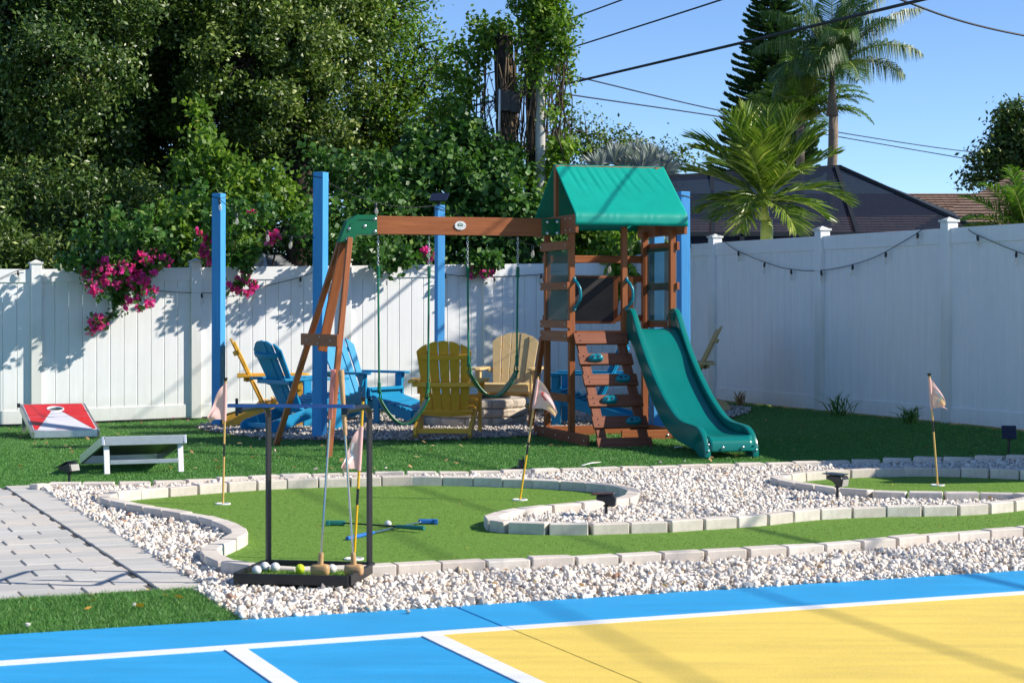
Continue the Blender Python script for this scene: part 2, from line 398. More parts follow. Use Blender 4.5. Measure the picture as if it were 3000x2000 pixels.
def inpoly(x, y, poly):
    x = np.asarray(x, float); y = np.asarray(y, float); r_ = np.zeros(x.shape, bool); n = len(poly)
    for i in range(n):
        (x1, y1), (x2, y2) = poly[i], poly[(i+1) % n]
        if y1 == y2: continue
        c = ((y1 > y) != (y2 > y)) & (x < (x2 - x1)*(y - y1)/(y2 - y1) + x1); r_ ^= c
    return r_
def smooth_path(pts, step=.02):
    P = [Vector(p).to_2d() for p in pts]; o = []
    for i in range(len(P) - 1):
        p0, p1, p2, p3 = P[max(i-1, 0)], P[i], P[i+1], P[min(i+2, len(P)-1)]
        n = max(2, int((p2 - p1).length/step))
        for k in range(n):
            t = k/n; o.append(.5*((2*p1) + (p2-p0)*t + (2*p0-5*p1+4*p2-p3)*t*t + (3*p1-p0-3*p2+p3)*t**3))
    o.append(P[-1]); return o
V_EDGE = 8.17                                     # court edge
big = MB(); big.grid([[(x, y, -.06) for y in (-60, 7.0, 32, 400, 2500)] for x in (-1500, -60, 60, 1500)])
tag(big.build('ground', M['soil'], fix=False), kind='structure')

def pxy(pts, dz): return [gp(a, b, dz) for a, b in pts]
G_BACK = [(303,1451),(330,1441),(380,1435),(440,1430),(500,1425),(580,1419),(680,1412),(790,1405),(895,1401),(1062,1397),(1215,1394),(1373,1396),(1460,1399),(1527,1400),(1612,1404),(1732,1412),(1808,1421),(1850,1433),(1858,1441),(1840,1452),(1818,1458),(1757,1466),(1680,1473),(1578,1481),(1502,1490),(1451,1504),(1436,1515),(1464,1524),(1522,1528),(1617,1531),(1726,1531),(1839,1527),(1943,1524),(2100,1514),(2212,1507),(2375,1490),(2554,1482),(2751,1479),(2854,1475),(2936,1469),(3000,1460),(3030,1452),(3000,1446),(2927,1442),(2727,1441),(2503,1433),(2363,1416),(2295,1404),(2273,1397),(2309,1388),(2363,1381),(2454,1375),(2587,1370),(2727,1368),(2896,1372),(3000,1376),(3120,1383)]
G_FRONT = [(303,1451),(330,1462),(367,1470),(446,1484),(542,1500),(622,1516),(679,1536),(704,1557),(675,1574),(631,1592),(612,1608),(637,1632),(718,1652),(900,1662),(1098,1655),(1239,1646),(1383,1640),(1516,1634),(1646,1628),(1784,1622),(1909,1616),(2036,1610),(2151,1605),(2266,1598),(2382,1591),(2485,1584),(2588,1577),(2678,1568),(2769,1560),(2860,1553),(2945,1547),(3000,1544),(3150,1534)]
EDGE_TOP = .072
path_back = smooth_path(pxy(G_BACK, EDGE_TOP)); path_front = smooth_path(pxy(G_FRONT, EDGE_TOP))
far = [Vector((6.6, 15.0)), Vector((6.9, 13.4)), Vector((6.0, 12.3))]
green_poly = [(p.x, p.y) for p in path_back] + [(p.x, p.y) for p in far] + [(p.x, p.y) for p in reversed(path_front)]
OUT = [(90,1424),(143,1419),(303,1418),(399,1416),(497,1413),(590,1408),(700,1402),(895,1393),(1062,1389),(1215,1387),(1330,1386),(1450,1384),(1553,1381),(1636,1377),(1717,1375),(1813,1372),(2000,1367),(2151,1362),(2412,1356),(2581,1350),(2727,1345),(3000,1338),(3160,1335)]
path_out = smooth_path(pxy(OUT, .035), .04)
U_PATH = 2.13
pe = [uv2xy(U_PATH, 14.9), uv2xy(U_PATH, 9.2), uv2xy(2.06, 9.15), uv2xy(2.06, V_EDGE), uv2xy(10.5, V_EDGE)]
gravel_poly = [(p.x, p.y) for p in path_out] + [uv2xy(11, 12)] + [pe[4], pe[3], pe[2], pe[1], pe[0]]
paver_poly = [uv2xy(a, b) for a, b in ((-4, 9.2), (U_PATH, 9.2), (U_PATH, 14.9), (-4, 14.9))]
PIT = Vector((-.42, 21.2)); 
def in_green(x, y): return inpoly(x, y, green_poly)
def in_gravel(x, y): return inpoly(x, y, gravel_poly) & ~in_green(x, y)
def in_pit(x, y):
    u, v = np.asarray(x) + .55, np.asarray(y) - 21.15
    a = np.arctan2(v, u); r_ = 1 + .05*np.sin(3*a + 1) + .03*np.sin(7*a)
    return (u/3.05)**2 + (v/1.95)**2 < r_*r_
def in_yard(x, y):
    u, v = CU*x + SU*y, -SU*x + CU*y; return (u < 11.05) & (v < 22.55) & (u > -7) & (v > V_EDGE)
def in_turf(x, y): return in_yard(x, y) & ~inpoly(x, y, gravel_poly) & ~inpoly(x, y, paver_poly) & ~in_pit(x, y)

tag(sheet('turf', -16, 12, 6.0, 29, .12, lambda x, y: in_yard(x, y), -.012, M['turf_base']), 'dark green artificial turf of the lawn', kind='structure')
sheet('putting_green', -5, 8, 9, 17, .04, in_green, .004, M['green_base'])
gb = sheet('gravel_bed', -6, 9, 7.5, 19, .05, in_gravel, .000, plain('gravel_dust', (.60, .57, .52), .95, .2, 30))
sheet('pebble_bed', -4.2, 3.2, 18.8, 23.6, .06, in_pit, .0, plain('pebble_dust', (.2, .17, .14), .95, .3, 30))

# court: blue slabs, yellow zone, white lines, one sawn joint
def slab(mb, u0, u1, v0, v1, z0, z1):
    P = [(*uv2xy(a, b), z0) for a, b in ((u0, v0), (u1, v0), (u1, v1), (u0, v1))]; return mb.prism(P, (0, 0, z1 - z0))
UJ, UL = 3.045, 2.68
court = slab(MB(), -9, 14, -4, V_EDGE, -.05, .002).build('court', M['joint']); tag(court, kind='structure')
slab(slab(MB(), -9, UJ - .004, -4, V_EDGE + .01, .002, .012), UJ + .004, 14, -4, V_EDGE + .01, .002, .012).build('blue_slab', M['blueline'], court, bevel=.004)
slab(slab(MB(), UL, UJ - .004, -4, 7.51, .0125, .016), UJ + .004, 14, -4, 7.51, .0125, .016).build('yellow_zone', M['yellow'], court)
slab(slab(MB(), -9, UJ - .003, 7.465, 7.555, .0125, .0172), UJ + .003, 14, 7.465, 7.555, .0125, .0172).build('painted_line', M['whiteline'], court)
for uc in (UL, 1.85): slab(MB(), uc - .043, uc + .043, -4, 7.464, .0125, .0176).build('painted_line', M['whiteline'], court)

# ------------------------------------------------------------------ fibres of turf and green
def blades(name, pts, h0, h1, wd, mat, lean=.45):
    n = len(pts); z = terrain(pts[:, 0], pts[:, 1]); b = np.column_stack([pts, z - .004])
    a = rng.random(n)*2*np.pi; h = rng.uniform(h0, h1, n); la = rng.random(n)*2*np.pi; ln = h*rng.uniform(.1, lean*2, n)
    dx = np.stack([np.cos(a), np.sin(a), 0*a], 1)*(wd*rng.uniform(.6, 1.3, n))[:, None]/2
    tip = b + np.stack([np.cos(la)*ln, np.sin(la)*ln, h], 1)
    s = Soup(); s.add(np.stack([b - dx, b + dx, tip, tip], 1)); o = s.build(name, mat, tri=True); return o
def scatter(x0, x1, y0, y1, dens, keep, lim=.31):
    n = int((x1 - x0)*(y1 - y0)*dens); p = np.column_stack([rng.uniform(x0, x1, n), rng.uniform(y0, y1, n)])
    k = keep(p[:, 0], p[:, 1]) & (np.abs(p[:, 0]/p[:, 1]) < lim); return p[k]
tp = np.concatenate([scatter(-8, 7, 13, 18.5, 6500, in_turf, .34), scatter(-8, 6, 18.5, 25, 2600, in_turf)])
tag(blades('turf_fibres', tp, .008, .017, .006, M['turf']), 'short dark green fibres of the artificial lawn', 'turf', kind='stuff')
tp = scatter(-4.2, -1.0, 7.6, 10, 30000, lambda x, y: in_turf(x, y), .42)
tag(blades('front_turf_fibres', tp, .014, .034, .005, M['turf'], .7), 'dense green turf strip between grey pavers and blue court', 'turf', kind='stuff')
tp = scatter(-5, 7, 9, 16.5, 5200, in_green, .40)
tag(blades('green_fibres', tp, .008, .015, .008, M['green']), 'fine light green pile of the putting green', 'turf', kind='stuff')

# ------------------------------------------------------------------ stones
def ico(sub=0):
    bm = bmesh.new(); bmesh.ops.create_icosphere(bm, subdivisions=1 + sub, radius=1)
    v = np.array([x.co for x in bm.verts]); f = np.array([[x.index for x in p.verts] for p in bm.faces]); bm.free(); return v, f
IV, IF = ico()
def rock_shape(rough=.3):
    v = IV.copy(); v *= 1 + rng.normal(0, rough, (len(v), 1)).clip(-.4, .4)
    for _ in range(4):                       # chip flat faces off
        n = rng.normal(size=3); n /= np.linalg.norm(n); d = v @ n; c = .55; v -= np.outer(np.maximum(d - c, 0), n)
    return v*rng.uniform(.65, 1.2, 3)
def rots(n):
    q = rng.normal(size=(n, 4)); q /= np.linalg.norm(q, axis=1)[:, None]; a, b, c, d = q.T
    return np.stack([np.stack([1-2*(c*c+d*d), 2*(b*c-a*d), 2*(b*d+a*c)], 1), np.stack([2*(b*c+a*d), 1-2*(b*b+d*d), 2*(c*d-a*b)], 1), np.stack([2*(b*d-a*c), 2*(c*d+a*b), 1-2*(b*b+c*c)], 1)], 1)
def stones_mesh(name, P, size, mat, parent, shapes):
    Vs, Fs, T = [], [], []; off = 0; Rm = rots(len(P)); k = rng.integers(0, len(shapes), len(P))
    for j, sh in enumerate(shapes):
        I = np.nonzero(k == j)[0]
        if not len(I): continue
        v = np.einsum('nij,mj->nmi', Rm[I], sh)*size[I][:, None, None] + P[I][:, None, :]
        f = IF[None] + (np.arange(len(I))*len(sh))[:, None, None] + off; off += len(I)*len(sh)
        Vs.append(v.reshape(-1, 3)); Fs.append(f.reshape(-1, 3)); T.append(np.repeat(rng.random(len(I)), len(sh)))
    v = np.concatenate(Vs); f = np.concatenate(Fs); t = np.concatenate(T).astype(np.float32)
    me = bpy.data.meshes.new(name); me.vertices.add(len(v)); me.loops.add(f.size); me.polygons.add(len(f))
    me.vertices.foreach_set('co', v.astype(np.float32).ravel()); me.loops.foreach_set('vertex_index', f.astype(np.int32).ravel())
    me.polygons.foreach_set('loop_start', np.arange(0, f.size, 3, dtype=np.int32))
    a = me.attributes.new('tone', 'FLOAT', 'POINT'); a.data.foreach_set('value', t); me.update(calc_edges=True); me.materials.append(mat)
    o = bpy.data.objects.new(name, me); COL.objects.link(o); o.parent = parent; return o
shapes = [rock_shape() for _ in range(14)]
BR = np.array([(p.x, p.y) for p in path_back[::4] + path_front[::4]])
rack_poly = [(-1.347 + a*.985 + b*.174, 9.27 - a*.174 + b*.985) for a, b in ((.04, .04), (.53, .04), (.53, .46), (.04, .46))]
def gravel_pts(dens, dz0, dz1):
    p = scatter(-6, 9, 7.5, 18.5, dens, lambda x, y: in_gravel(x, y) & ~inpoly(x, y, rack_poly), .41)
    d = np.array([np.min(np.hypot(BR[:, 0] - a, BR[:, 1] - b)) for a, b in p]); p = p[d > .062]; d = d[d > .062]
    z = terrain(p[:, 0], p[:, 1]) + rng.uniform(dz0, dz1, len(p)); return np.column_stack([p, z])
gpnt = np.concatenate([gravel_pts(1600, .002, .012), gravel_pts(1350, .012, .028)])
gs = (.0080 + .0145*rng.random(len(gpnt))**1.7)*np.where(rng.random(len(gpnt)) < .07, 1.35, 1)
inview = (np.abs(gpnt[:, 0]/gpnt[:, 1]) < .262) & (gpnt[:, 2] > .015)
score = np.where(inview, gs/gpnt[:, 1], 0); big300 = np.argsort(-score)[:300]; rest = np.setdiff1d(np.arange(len(gpnt)), big300)
tag(stones_mesh('loose_gravel', gpnt[rest], gs[rest], M['marble'], gb, shapes), kind='stuff')
rock_meshes = []
for sh in shapes:
    me = bpy.data.meshes.new('stone'); me.from_pydata(sh.tolist(), [], IF.tolist()); me.materials.append(M['marble']); rock_meshes.append(me)
for i in big300:
    q = Quaternion(rng.normal(size=4)).normalized()
    place('stone', rock_meshes[int(rng.integers(14))], Matrix.LocRotScale(Vector(gpnt[i]), q, (gs[i],)*3), gb)
pp = scatter(-4.2, 3.2, 18.8, 23.6, 900, in_pit); d = np.hypot(pp[:, 0] - PIT.x, pp[:, 1] - PIT.y); pp = pp[(d > .63)]
pp = np.column_stack([pp, terrain(pp[:, 0], pp[:, 1]) + rng.uniform(.0, .022, len(pp))])
tag(stones_mesh('river_pebbles', pp, rng.uniform(.012, .024, len(pp)), M['pebble'], None, [rock_shape(.14) for _ in range(8)]), 'tan and grey pebbles spread around the stone fire pit', 'pebbles', kind='stuff')

# stray white chips kicked onto court and turf
for px, py, s_ in ((1195,1805,.016),(1350,1787,.008),(82,1842,.014),(393,1781,.008),(1130,1400,.014),(925,1403,.014),(2005,1358,.015),(1934,1361,.016),(805,1326,.02),(760,1290,.012)):
    p = gp(px, py); lab = {1195: 'small white gravel chip lying on the blue court border', 1350: 'tiny white chip on the blue court beside the joint', 82: 'pale pebble on the front turf strip near its left edge', 393: 'tiny white chip in the middle of the front turf strip', 1130: 'small white stone on the edging behind the club rack right post', 925: 'small white stone on the edging behind the club rack', 2005: 'small white stone on the turf past the slide foot gravel', 1934: 'small white stone on turf before the climbing wall', 805: 'white stone on turf beside the rear swing frame foot', 760: 'small pale stone on turf left of the swing frame'}[px]
    tag(place('stone_chip', rock_meshes[int(px) % 14], Matrix.LocRotScale(p + Vector((0, 0, s_*.6 + (.075 if px in (1130, 925) else .012))), Quaternion(rng.normal(size=4)).normalized(), (s_,)*3)), lab, 'stone', 'stray gravel chips')

# ------------------------------------------------------------------ edging stones
def block_mesh(name, sx, sy, sz, mat, bev=.006, rough=0, seg=1):
    bm = bmesh.new(); bmesh.ops.create_cube(bm, size=1); bmesh.ops.scale(bm, verts=bm.verts, vec=(sx, sy, sz))
    bmesh.ops.bevel(bm, geom=bm.edges[:], offset=bev, segments=seg, affect='EDGES')
    if rough:
        for v in bm.verts: v.co += Vector(rng.normal(0, rough, 3))
    me = bpy.data.meshes.new(name); bm.to_mesh(me); bm.free(); me.materials.append(mat); return me
BL = .235
bricks = {}
for L in (BL, .125): bricks[L] = [block_mesh('edging_brick', L - .001, .098, .10, M['brick'], .006, .0010) for _ in range(4)]
def lay(path, parent, top, rough=.004, flush=False):
    i = 0; n = len(path)
    while i < n - 2:
        L = BL; j = i; d = 0
        while j < n - 1 and d < L: d = (path[j+1] - path[i]).length; j += 1
        ta = (path[min(i+4, n-1)] - path[i]).normalized(); tb = (path[min(j, n-1)] - path[max(j-4, 0)]).normalized()
        if ta.dot(tb) < .86:
            L = .125; j = i; d = 0
            while j < n - 1 and d < L: d = (path[j+1] - path[i]).length; j += 1
        if d < L*.9: break
        m = (path[i] + path[j])/2; dr = path[j] - path[i]; z = tz(m.x, m.y) + top - .05 + random.uniform(-rough, rough)
        place('edging_brick', random.choice(bricks[L]), Matrix.Translation((m.x, m.y, z)) @ Matrix.Rotation(math.atan2(dr.y, dr.x) + random.uniform(-.02, .02), 4, 'Z') @ Matrix.Rotation(random.uniform(-.012, .012), 4, 'X'), parent)
        i = j
e = empty('stone_edging', (path_back[0].x, path_back[0].y, 0), label='pale concrete brick edging curling round the back of the putting green and gravel island', cat='edging')
lay(path_back, e, EDGE_TOP)
e = empty('stone_edging', label='pale concrete brick edging along the front of the putting green', cat='edging'); lay(path_front[6:], e, EDGE_TOP)
e = empty('stone_edging', label='low flush brick edging between the white gravel and dark turf', cat='edging'); lay(path_out, e, .052)

# ------------------------------------------------------------------ pavers
pv = empty('paver_path', kind='structure'); pv['label'] = 'grey concrete paver path beside the white gravel'
LU, LV = .30, .225
pm = [block_mesh('paver', LU - .008, LV - .004, .06, M['paver'], .004) for _ in range(2)]
ph = [block_mesh('paver', .224, .145, .06, M['paver'], .004) for _ in range(2)]
rows = int((14.88 - 9.2)/LV)
pb = slab(MB(), -3.8, U_PATH - .01, 9.21, 14.88, -.05, .001).build('paver_bedding', plain('bedding_sand', (.07, .066, .06), .95), pv)
for r_ in range(rows):
    off = .5*(r_ % 2) + random.uniform(-.06, .06) + .06
    v = 9.2 + LV*(r_ + .5); u = 1.895 - LU*(off + .5) + (LU if off >= .5 else 0)*0
    lead = LU*off
    if lead > .05:
        x, y = uv2xy(1.895 - lead/2, v)
        if abs(x/y) < .30: place('paver', pm[0], Matrix.Translation((x, y, -.018 + random.uniform(-.003, .003))) @ Matrix.Rotation(YA, 4, 'Z') @ Matrix.Diagonal(((lead - .008)/(LU - .008), 1, 1, 1)), pv)
    u = 1.895 - lead - LU/2
    while u > -3.8:
        x, y = uv2xy(u, v)
        if abs((x + .15)/y) < .285: place('paver', random.choice(pm), Matrix.Translation((x, y, -.018 + random.uniform(-.0025, .0025))) @ Matrix.Rotation(YA + random.uniform(-.004, .004), 4, 'Z'), pv)
        u -= LU
v = 9.28
while v < 14.86:
    x, y = uv2xy(1.905 + .114, v); place('paver', random.choice(ph), Matrix.Translation((x, y, -.017 + random.uniform(-.002, .002))) @ Matrix.Rotation(YA + random.uniform(-.01, .01), 4, 'Z'), pv); v += .150

# ================================================================== fences
def fence(root, A, B, posts, zb, H, bw, first_cap=True):
    """A, B in yard metres; posts are distances along A->B"""
    A, B = Vector((*uv2xy(*A), 0)), Vector((*uv2xy(*B), 0)); d = (B - A).normalized(); nrm = Vector((-d.y, d.x, 0))
    ang = math.atan2(d.y, d.x); PW = .127
    post_m = block_mesh('fence_post', PW, PW, H + .06, M['vinyl'], .006)
    capb = MB(); c = PW/2 + .012
    capb.prism([(-c, -c, 0), (c, -c, 0), (c, c, 0), (-c, c, 0)], (0, 0, .022)); k = PW/2 - .004
    capb.add([(-k, -k, .022), (k, -k, .022), (k, k, .022), (-k, k, .022), (0, 0, .052)], [(0, 1, 4), (1, 2, 4), (2, 3, 4), (3, 0, 4)])
    cap_m = capb.mesh('post_cap', M['vinyl'])
    Rm = Matrix.Rotation(ang, 4, 'Z')
    for i, s in enumerate(posts):
        p = A + d*s; z = zb(s)
        po = place('fence_post', post_m, Matrix.Translation((p.x, p.y, z + (H + .06)/2)) @ Rm, root)
        place('post_cap', cap_m, Matrix.Translation((0, 0, (H + .06)/2)), po, True)
        if i + 1 == len(posts): break
        s2 = posts[i+1]; p2 = A + d*s2; z2 = zb(s2); a0, b0 = p + d*PW*.45, p2 - d*PW*.45
        for nm, h, zc, th in (('top_rail', .155, H - .078, .05), ('bottom_rail', .155, .09, .05)):
            MB().bar(a0 + Vector((0, 0, z + zc)), b0 + Vector((0, 0, z2 + zc)), th, h).build(nm, M['vinyl'], root, bevel=.004)
        L = (b0 - a0).length; nb = max(2, round(L/bw)); w_ = L/nb
        for k in range(nb):
            t = (k + .5)/nb; m = a0.lerp(b0, t); zz = z + (z2 - z)*t; q = MB()
            # tongue-and-groove board with chamfered long edges
            hw = w_/2 - .0016; th = .0115; ch = .0062; z0_, z1_ = zz + .16, zz + H - .15; rp = []
            for o_, n_ in ((-hw, -th + ch), (-hw + ch, -th), (hw - ch, -th), (hw, -th + ch), (hw, th - ch), (hw - ch, th), (-hw + ch, th), (-hw, th - ch)): rp.append(m + d*o_ + nrm*n_ + Vector((0, 0, z0_)))
            q.prism(rp, (0, 0, z1_ - z0_)).build('board', M['vinyl'], root)
VB = 22.6; UR = 11.13
back = empty('vinyl_fence', (*uv2xy(4, VB), 0), label='white vinyl privacy fence across the back of the yard, partly in leaf shadow', cat='fence')
s0 = 3.24 - 4*1.87
fence(back, (s0, VB), (UR, VB), [1.87*i for i in range(2, 8)] + [UR - s0 - .14], lambda s: max(.0, .005 + .0185*(s + s0 - 3.2)), 1.80, .155)
right = empty('vinyl_fence', (*uv2xy(UR, 15), 0), label='shaded white vinyl fence running along the right side of the yard', cat='fence')
fence(right, (UR, 22.75), (UR, 8), [0, 2.0, 4.49, 6.87, 9.25, 11.69], lambda s: .225 - .001*s, 1.93, .15)

# ================================================================== play set
PS = 17*math.pi/180
P0 = Vector((.577, 18.57, .055))
ps = empty('play_set', P0, PS, 'cedar play tower with green canvas roof, green slide, climbing wall and swing beam', 'play set')
def L3(t, d, z): return (t, d, z)
def lb(name, a, b, w, h, mat='cedar', parent=ps, up=(0, 0, 1), bev=.004):
    return MB().bar(a, b, w, h, up).build(name, M[mat], parent, local=True, bevel=bev)
W, D, PT = 1.05, .76, .058
_bolt = {}
def bolts(parent, pts, nrm, r_=.011, mat='steel'):
    if (r_, mat) not in _bolt: _bolt[r_, mat] = MB().lathe([(r_, 0), (r_, .003), (r_*.6, .007), (0, .008)], (0, 0, 0), 10).mesh('bolt', M[mat], True)
    rot = Vector(nrm).normalized().to_track_quat('Z', 'Y')
    for p in pts: place('bolt', _bolt[r_, mat], Matrix.LocRotScale(Vector(p), rot, None), parent, True)
for t, d, top in ((0, 0, 2.05), (0, D, 2.05), (W, 0, 2.08), (W, D, 2.08)): lb('post', (t, d, 0), (t, d, top), PT, PT)
lb('post', (.544, 0, .98), (.544, 0, 2.10), PT*.95, PT*.95)
# ground boards
gbz = .055
o = lb('ground_board', (-.045, -.62, gbz), (-.045, 1.02, gbz), .03, .11, 'cedarworn'); bolts(o, [(-.062, d, gbz) for d in (-.55, -.1, .3, .7)], (-1, 0, 0))
o = lb('ground_board', (.50, -.045, gbz), (W + .08, -.045, gbz), .03, .11); bolts(o, [(t, -.062, gbz) for t in (.74, .98, 1.08)], (0, -1, 0), .013)
lb('ground_board', (W + .045, -.03, gbz), (W + .045, 1.02, gbz), .03, .11)
lb('ground_board', (-.02, D + .045, gbz), (W + .03, D + .045, gbz), .03, .11)
lb('diagonal_brace', (-.04, D + .03, 1.0), (-.055, D + .38, .10), .05, .06)
lb('low_rail', (-.045, -.03, .43), (-.045, D + .02, .43), .028, .075)
# deck, rims and rails of the left side
for k in range(7): lb('deck_plank', (.04, .06 + k*.107, 1.06), (W - .04, .06 + k*.107, 1.06), .10, .03, bev=.003)
for z, h in ((1.03, .105), (1.145, .075), (1.52, .075), (1.915, .085)):
    o = lb('side_rail', (-.046, -.045, z), (-.046, D + .05, z), .03, h, 'cedar'); bolts(o, [(-.063, d, z) for d in (.0, D)], (-1, 0, 0))
    lb('side_rail', (W + .046, -.045, z), (W + .046, D + .05, z), .03, h, 'cedar')
for t in (-.012, W + .012):
    MB().bar((t, .035, 1.535), (t, D - .035, 1.535), .004, .74).build('tinted_window', M['tint'], ps, local=True)
lb('front_rim', (.03, -.046, 1.03), (W, -.046, 1.03), .03, .10)
# back wall: rails, uprights, chalkboard
for z, h in ((1.80, .075), (1.60, .065), (1.20, .065)): lb('back_rail', (-.03, D + .046, z), (W + .03, D + .046, z), .03, h)
for t in (.74, .905): lb('back_upright', (t, D + .03, 1.16), (t, D + .03, 1.62), .055, .03, up=(0, 1, 0))
o = MB().bar((.0, D + .005, 1.39), (.71, D + .005, 1.39), .012, .44).build('chalkboard', M['chalk'], ps, local=True, bevel=.002)
lb('board_frame', (.0, D + .0, 1.157), (.73, D + .0, 1.157), .03, .025)
# gable boards, ridge posts, ridge
EF, EB, EZ = -.26, 1.0, 2.205                     # front and back eave, eave height
for t, s_ in ((-.035, -1), (W + .035, 1)):
    o = lb('gable_board', (t, EF - .01, 2.115), (t, EB + .01, 2.115), .034, .18); bolts(o, [(t + s_*.018, d, z) for d in (-.12, .02, .75) for z in (2.06, 2.17)], (s_, 0, 0), .010)
    lb('ridge_post', (t*.94, .37, 2.03), (t*.94, .37, 2.715), .034, .07, up=(0, 1, 0))
lb('ridge_pole', (-.03, .37, 2.69), (W + .03, .37, 2.69), .04, .05)
# canvas with folds, hem front and back
rows_ = []
for i in range(41):
    f = i/40; sd = -1 if f < .5 else 1; a = abs(f - .5)*2; a = min(a/.86, 1); hem = max(0, (abs(f - .5)*2 - .86)/.14)
    row = []
    for j in range(73):
        q = j/72; t = -.055 + q*(W + .11)
        d = .37 + sd*((EB - EF)/2 + .012)*a; z = 2.72 - (2.72 - EZ)*a
        z -= .03*math.sin(math.pi*q)*math.sin(math.pi*a)*.8                     # sag of the cloth
        fold = 0
        for qc, w_, sl_, am in ((.10, .012, .16, .010), (.17, .010, .2, .008), (.26, .014, .22, .012), (.33, .010, .24, .007), (.42, .013, .28, .011), (.50, .010, .3, .007), (.58, .012, .30, .012), (.70, .011, .34, .009), (.81, .012, .34, .010)):
            x_ = q - qc - sl_*a*(.5 if am < .009 else .62); fold -= am*math.exp(-(x_/w_)**2)*math.exp(-((a - .25)/.24)**2); fold += .6*am*math.exp(-((x_ - .02)/(w_*1.3))**2)*math.exp(-((a - .25)/.24)**2)
        d += sd*fold*.5; z += fold*.6
        if hem: z = EZ - .105*hem; d = .37 + sd*((EB - EF)/2 + .014 + .006*hem + .0022*math.sin(47*q + 4*math.sin(19*q) + 5*hem)*(hem > .1))
        row.append((t, d, z))
    rows_.append(row)
q = MB(); q.grid(rows_); o = q.build('canvas_roof', M['tarp'], ps, smooth='all', local=True, fix=False)
so = o.modifiers.new('thick', 'SOLIDIFY'); so.thickness = .004
# swing beam, brackets, emblem
TB = -2.24; BZ = 2.10
beam = lb('swing_beam', (-.06, .37, BZ), (-1.86, .37, BZ), .085, .176)
q = MB()
q.bar((-.20, .322, BZ), (-.06, .322, BZ), .006, .165).bar((-.058, .322, BZ), (-.058, .18, BZ), .006, .165, up=(0, 0, 1))
o = q.build('beam_bracket', M['bracket'], ps, local=True, bevel=.002); bolts(o, [(-.14, .318, z) for z in (2.04, 2.15)] + [(-.064, .24, z) for z in (2.04, 2.15)], (-.3, -1, 0), .016)
q = MB(); oval = [(-1.03 + .058*math.cos(2*math.pi*k/28), .324, BZ + .005 + .043*math.sin(2*math.pi*k/28)) for k in range(28)]
emb = q.prism(oval, (0, -.005, 0)).build('emblem_plate', M['white'], ps, local=True, bevel=.001)
MB().box((-1.03, .3175, BZ + .012), (.052, .003, .022)).build('emblem_block', M['bracket'], emb, local=True)
q = MB(); q.box((-1.03, .3155, BZ + .012), (.038, .002, .005)).box((-1.03, .3175, BZ - .012), (.05, .002, .0025))
q.build('emblem_lettering', M['white'], emb, local=True)
bolts(emb, [(-1.03 + a, .3185, BZ + .005 + b) for a, b in ((0, .034), (0, -.034), (-.048, 0), (.048, 0))], (0, -1, 0), .003, 'black')
# A-frame: legs, middle plank, spreader, cranked bracket
inv = ps.matrix_basis.inverted()
fA, fB = inv @ Vector((-1.70, 17.7, -.03)), inv @ Vector((-2.36, 19.05, -.03))
ap = Vector((-2.13, .37, 2.09))
fr_top = ap + Vector((-.0, -.06, -.12)); bk_top = ap + Vector((-.06, .10, -.16))
lb('frame_leg', fr_top, fA, .085, .05, up=(1, 0, 0)); lb('frame_leg', bk_top, fB, .05, .085, up=(0, 1, 0))
mid = (fA + fB)/2; md = (mid - ap).normalized()
sp_t = (1.0 - ap.z)/(fA.z - ap.z)
sa, sb = ap.lerp(fA, sp_t), ap.lerp(fB, sp_t); ddir = (sb - sa).normalized()
lb('frame_plank', ap + md*.06, ap.lerp(mid, sp_t + .05), .09, .04, up=(0, 1, 0))
off = Vector((-.055, -.05, 0)); o = lb('spreader', sa - ddir*.12 + off, sb + ddir*.12 + off, .032, .115)
n_ = ddir.cross(Vector((0, 0, 1))); n_ = -n_ if n_.x > 0 else n_; bolts(o, [sa.lerp(sb, k) + off + n_*.017 + Vector((0, 0, z)) for k, z in ((.05, 0), (.45, .03), (.5, -.03), (.92, 0))], n_, .010)
br = [(-1.86, 2.195), (-2.06, 2.195), (-2.16, 2.13), (-2.235, 1.93), (-2.10, 1.925), (-2.065, 2.005), (-1.86, 2.008)]
q = MB(); q.prism([(a, .30, b) for a, b in br], (0, .14, 0)); brk = q.build('corner_bracket', M['bracket'], ps, local=True, bevel=.006)
rib = [(-1.90, 2.16), (-2.05, 2.16), (-2.12, 2.11), (-2.15, 2.03), (-2.135, 2.03), (-2.10, 2.10), (-2.045, 2.148), (-1.90, 2.148)]
MB().prism([(a, .2985, b) for a, b in rib], (0, -.006, 0)).build('bracket_rib', M['bracket'], brk, local=True, bevel=.002)
bolts(brk, [(a, .298, b) for a, b in ((-2.135, 2.06), (-1.985, 2.085), (-1.885, 2.155), (-1.885, 2.035), (-2.155, 1.965))], (0, -1, 0), .016)
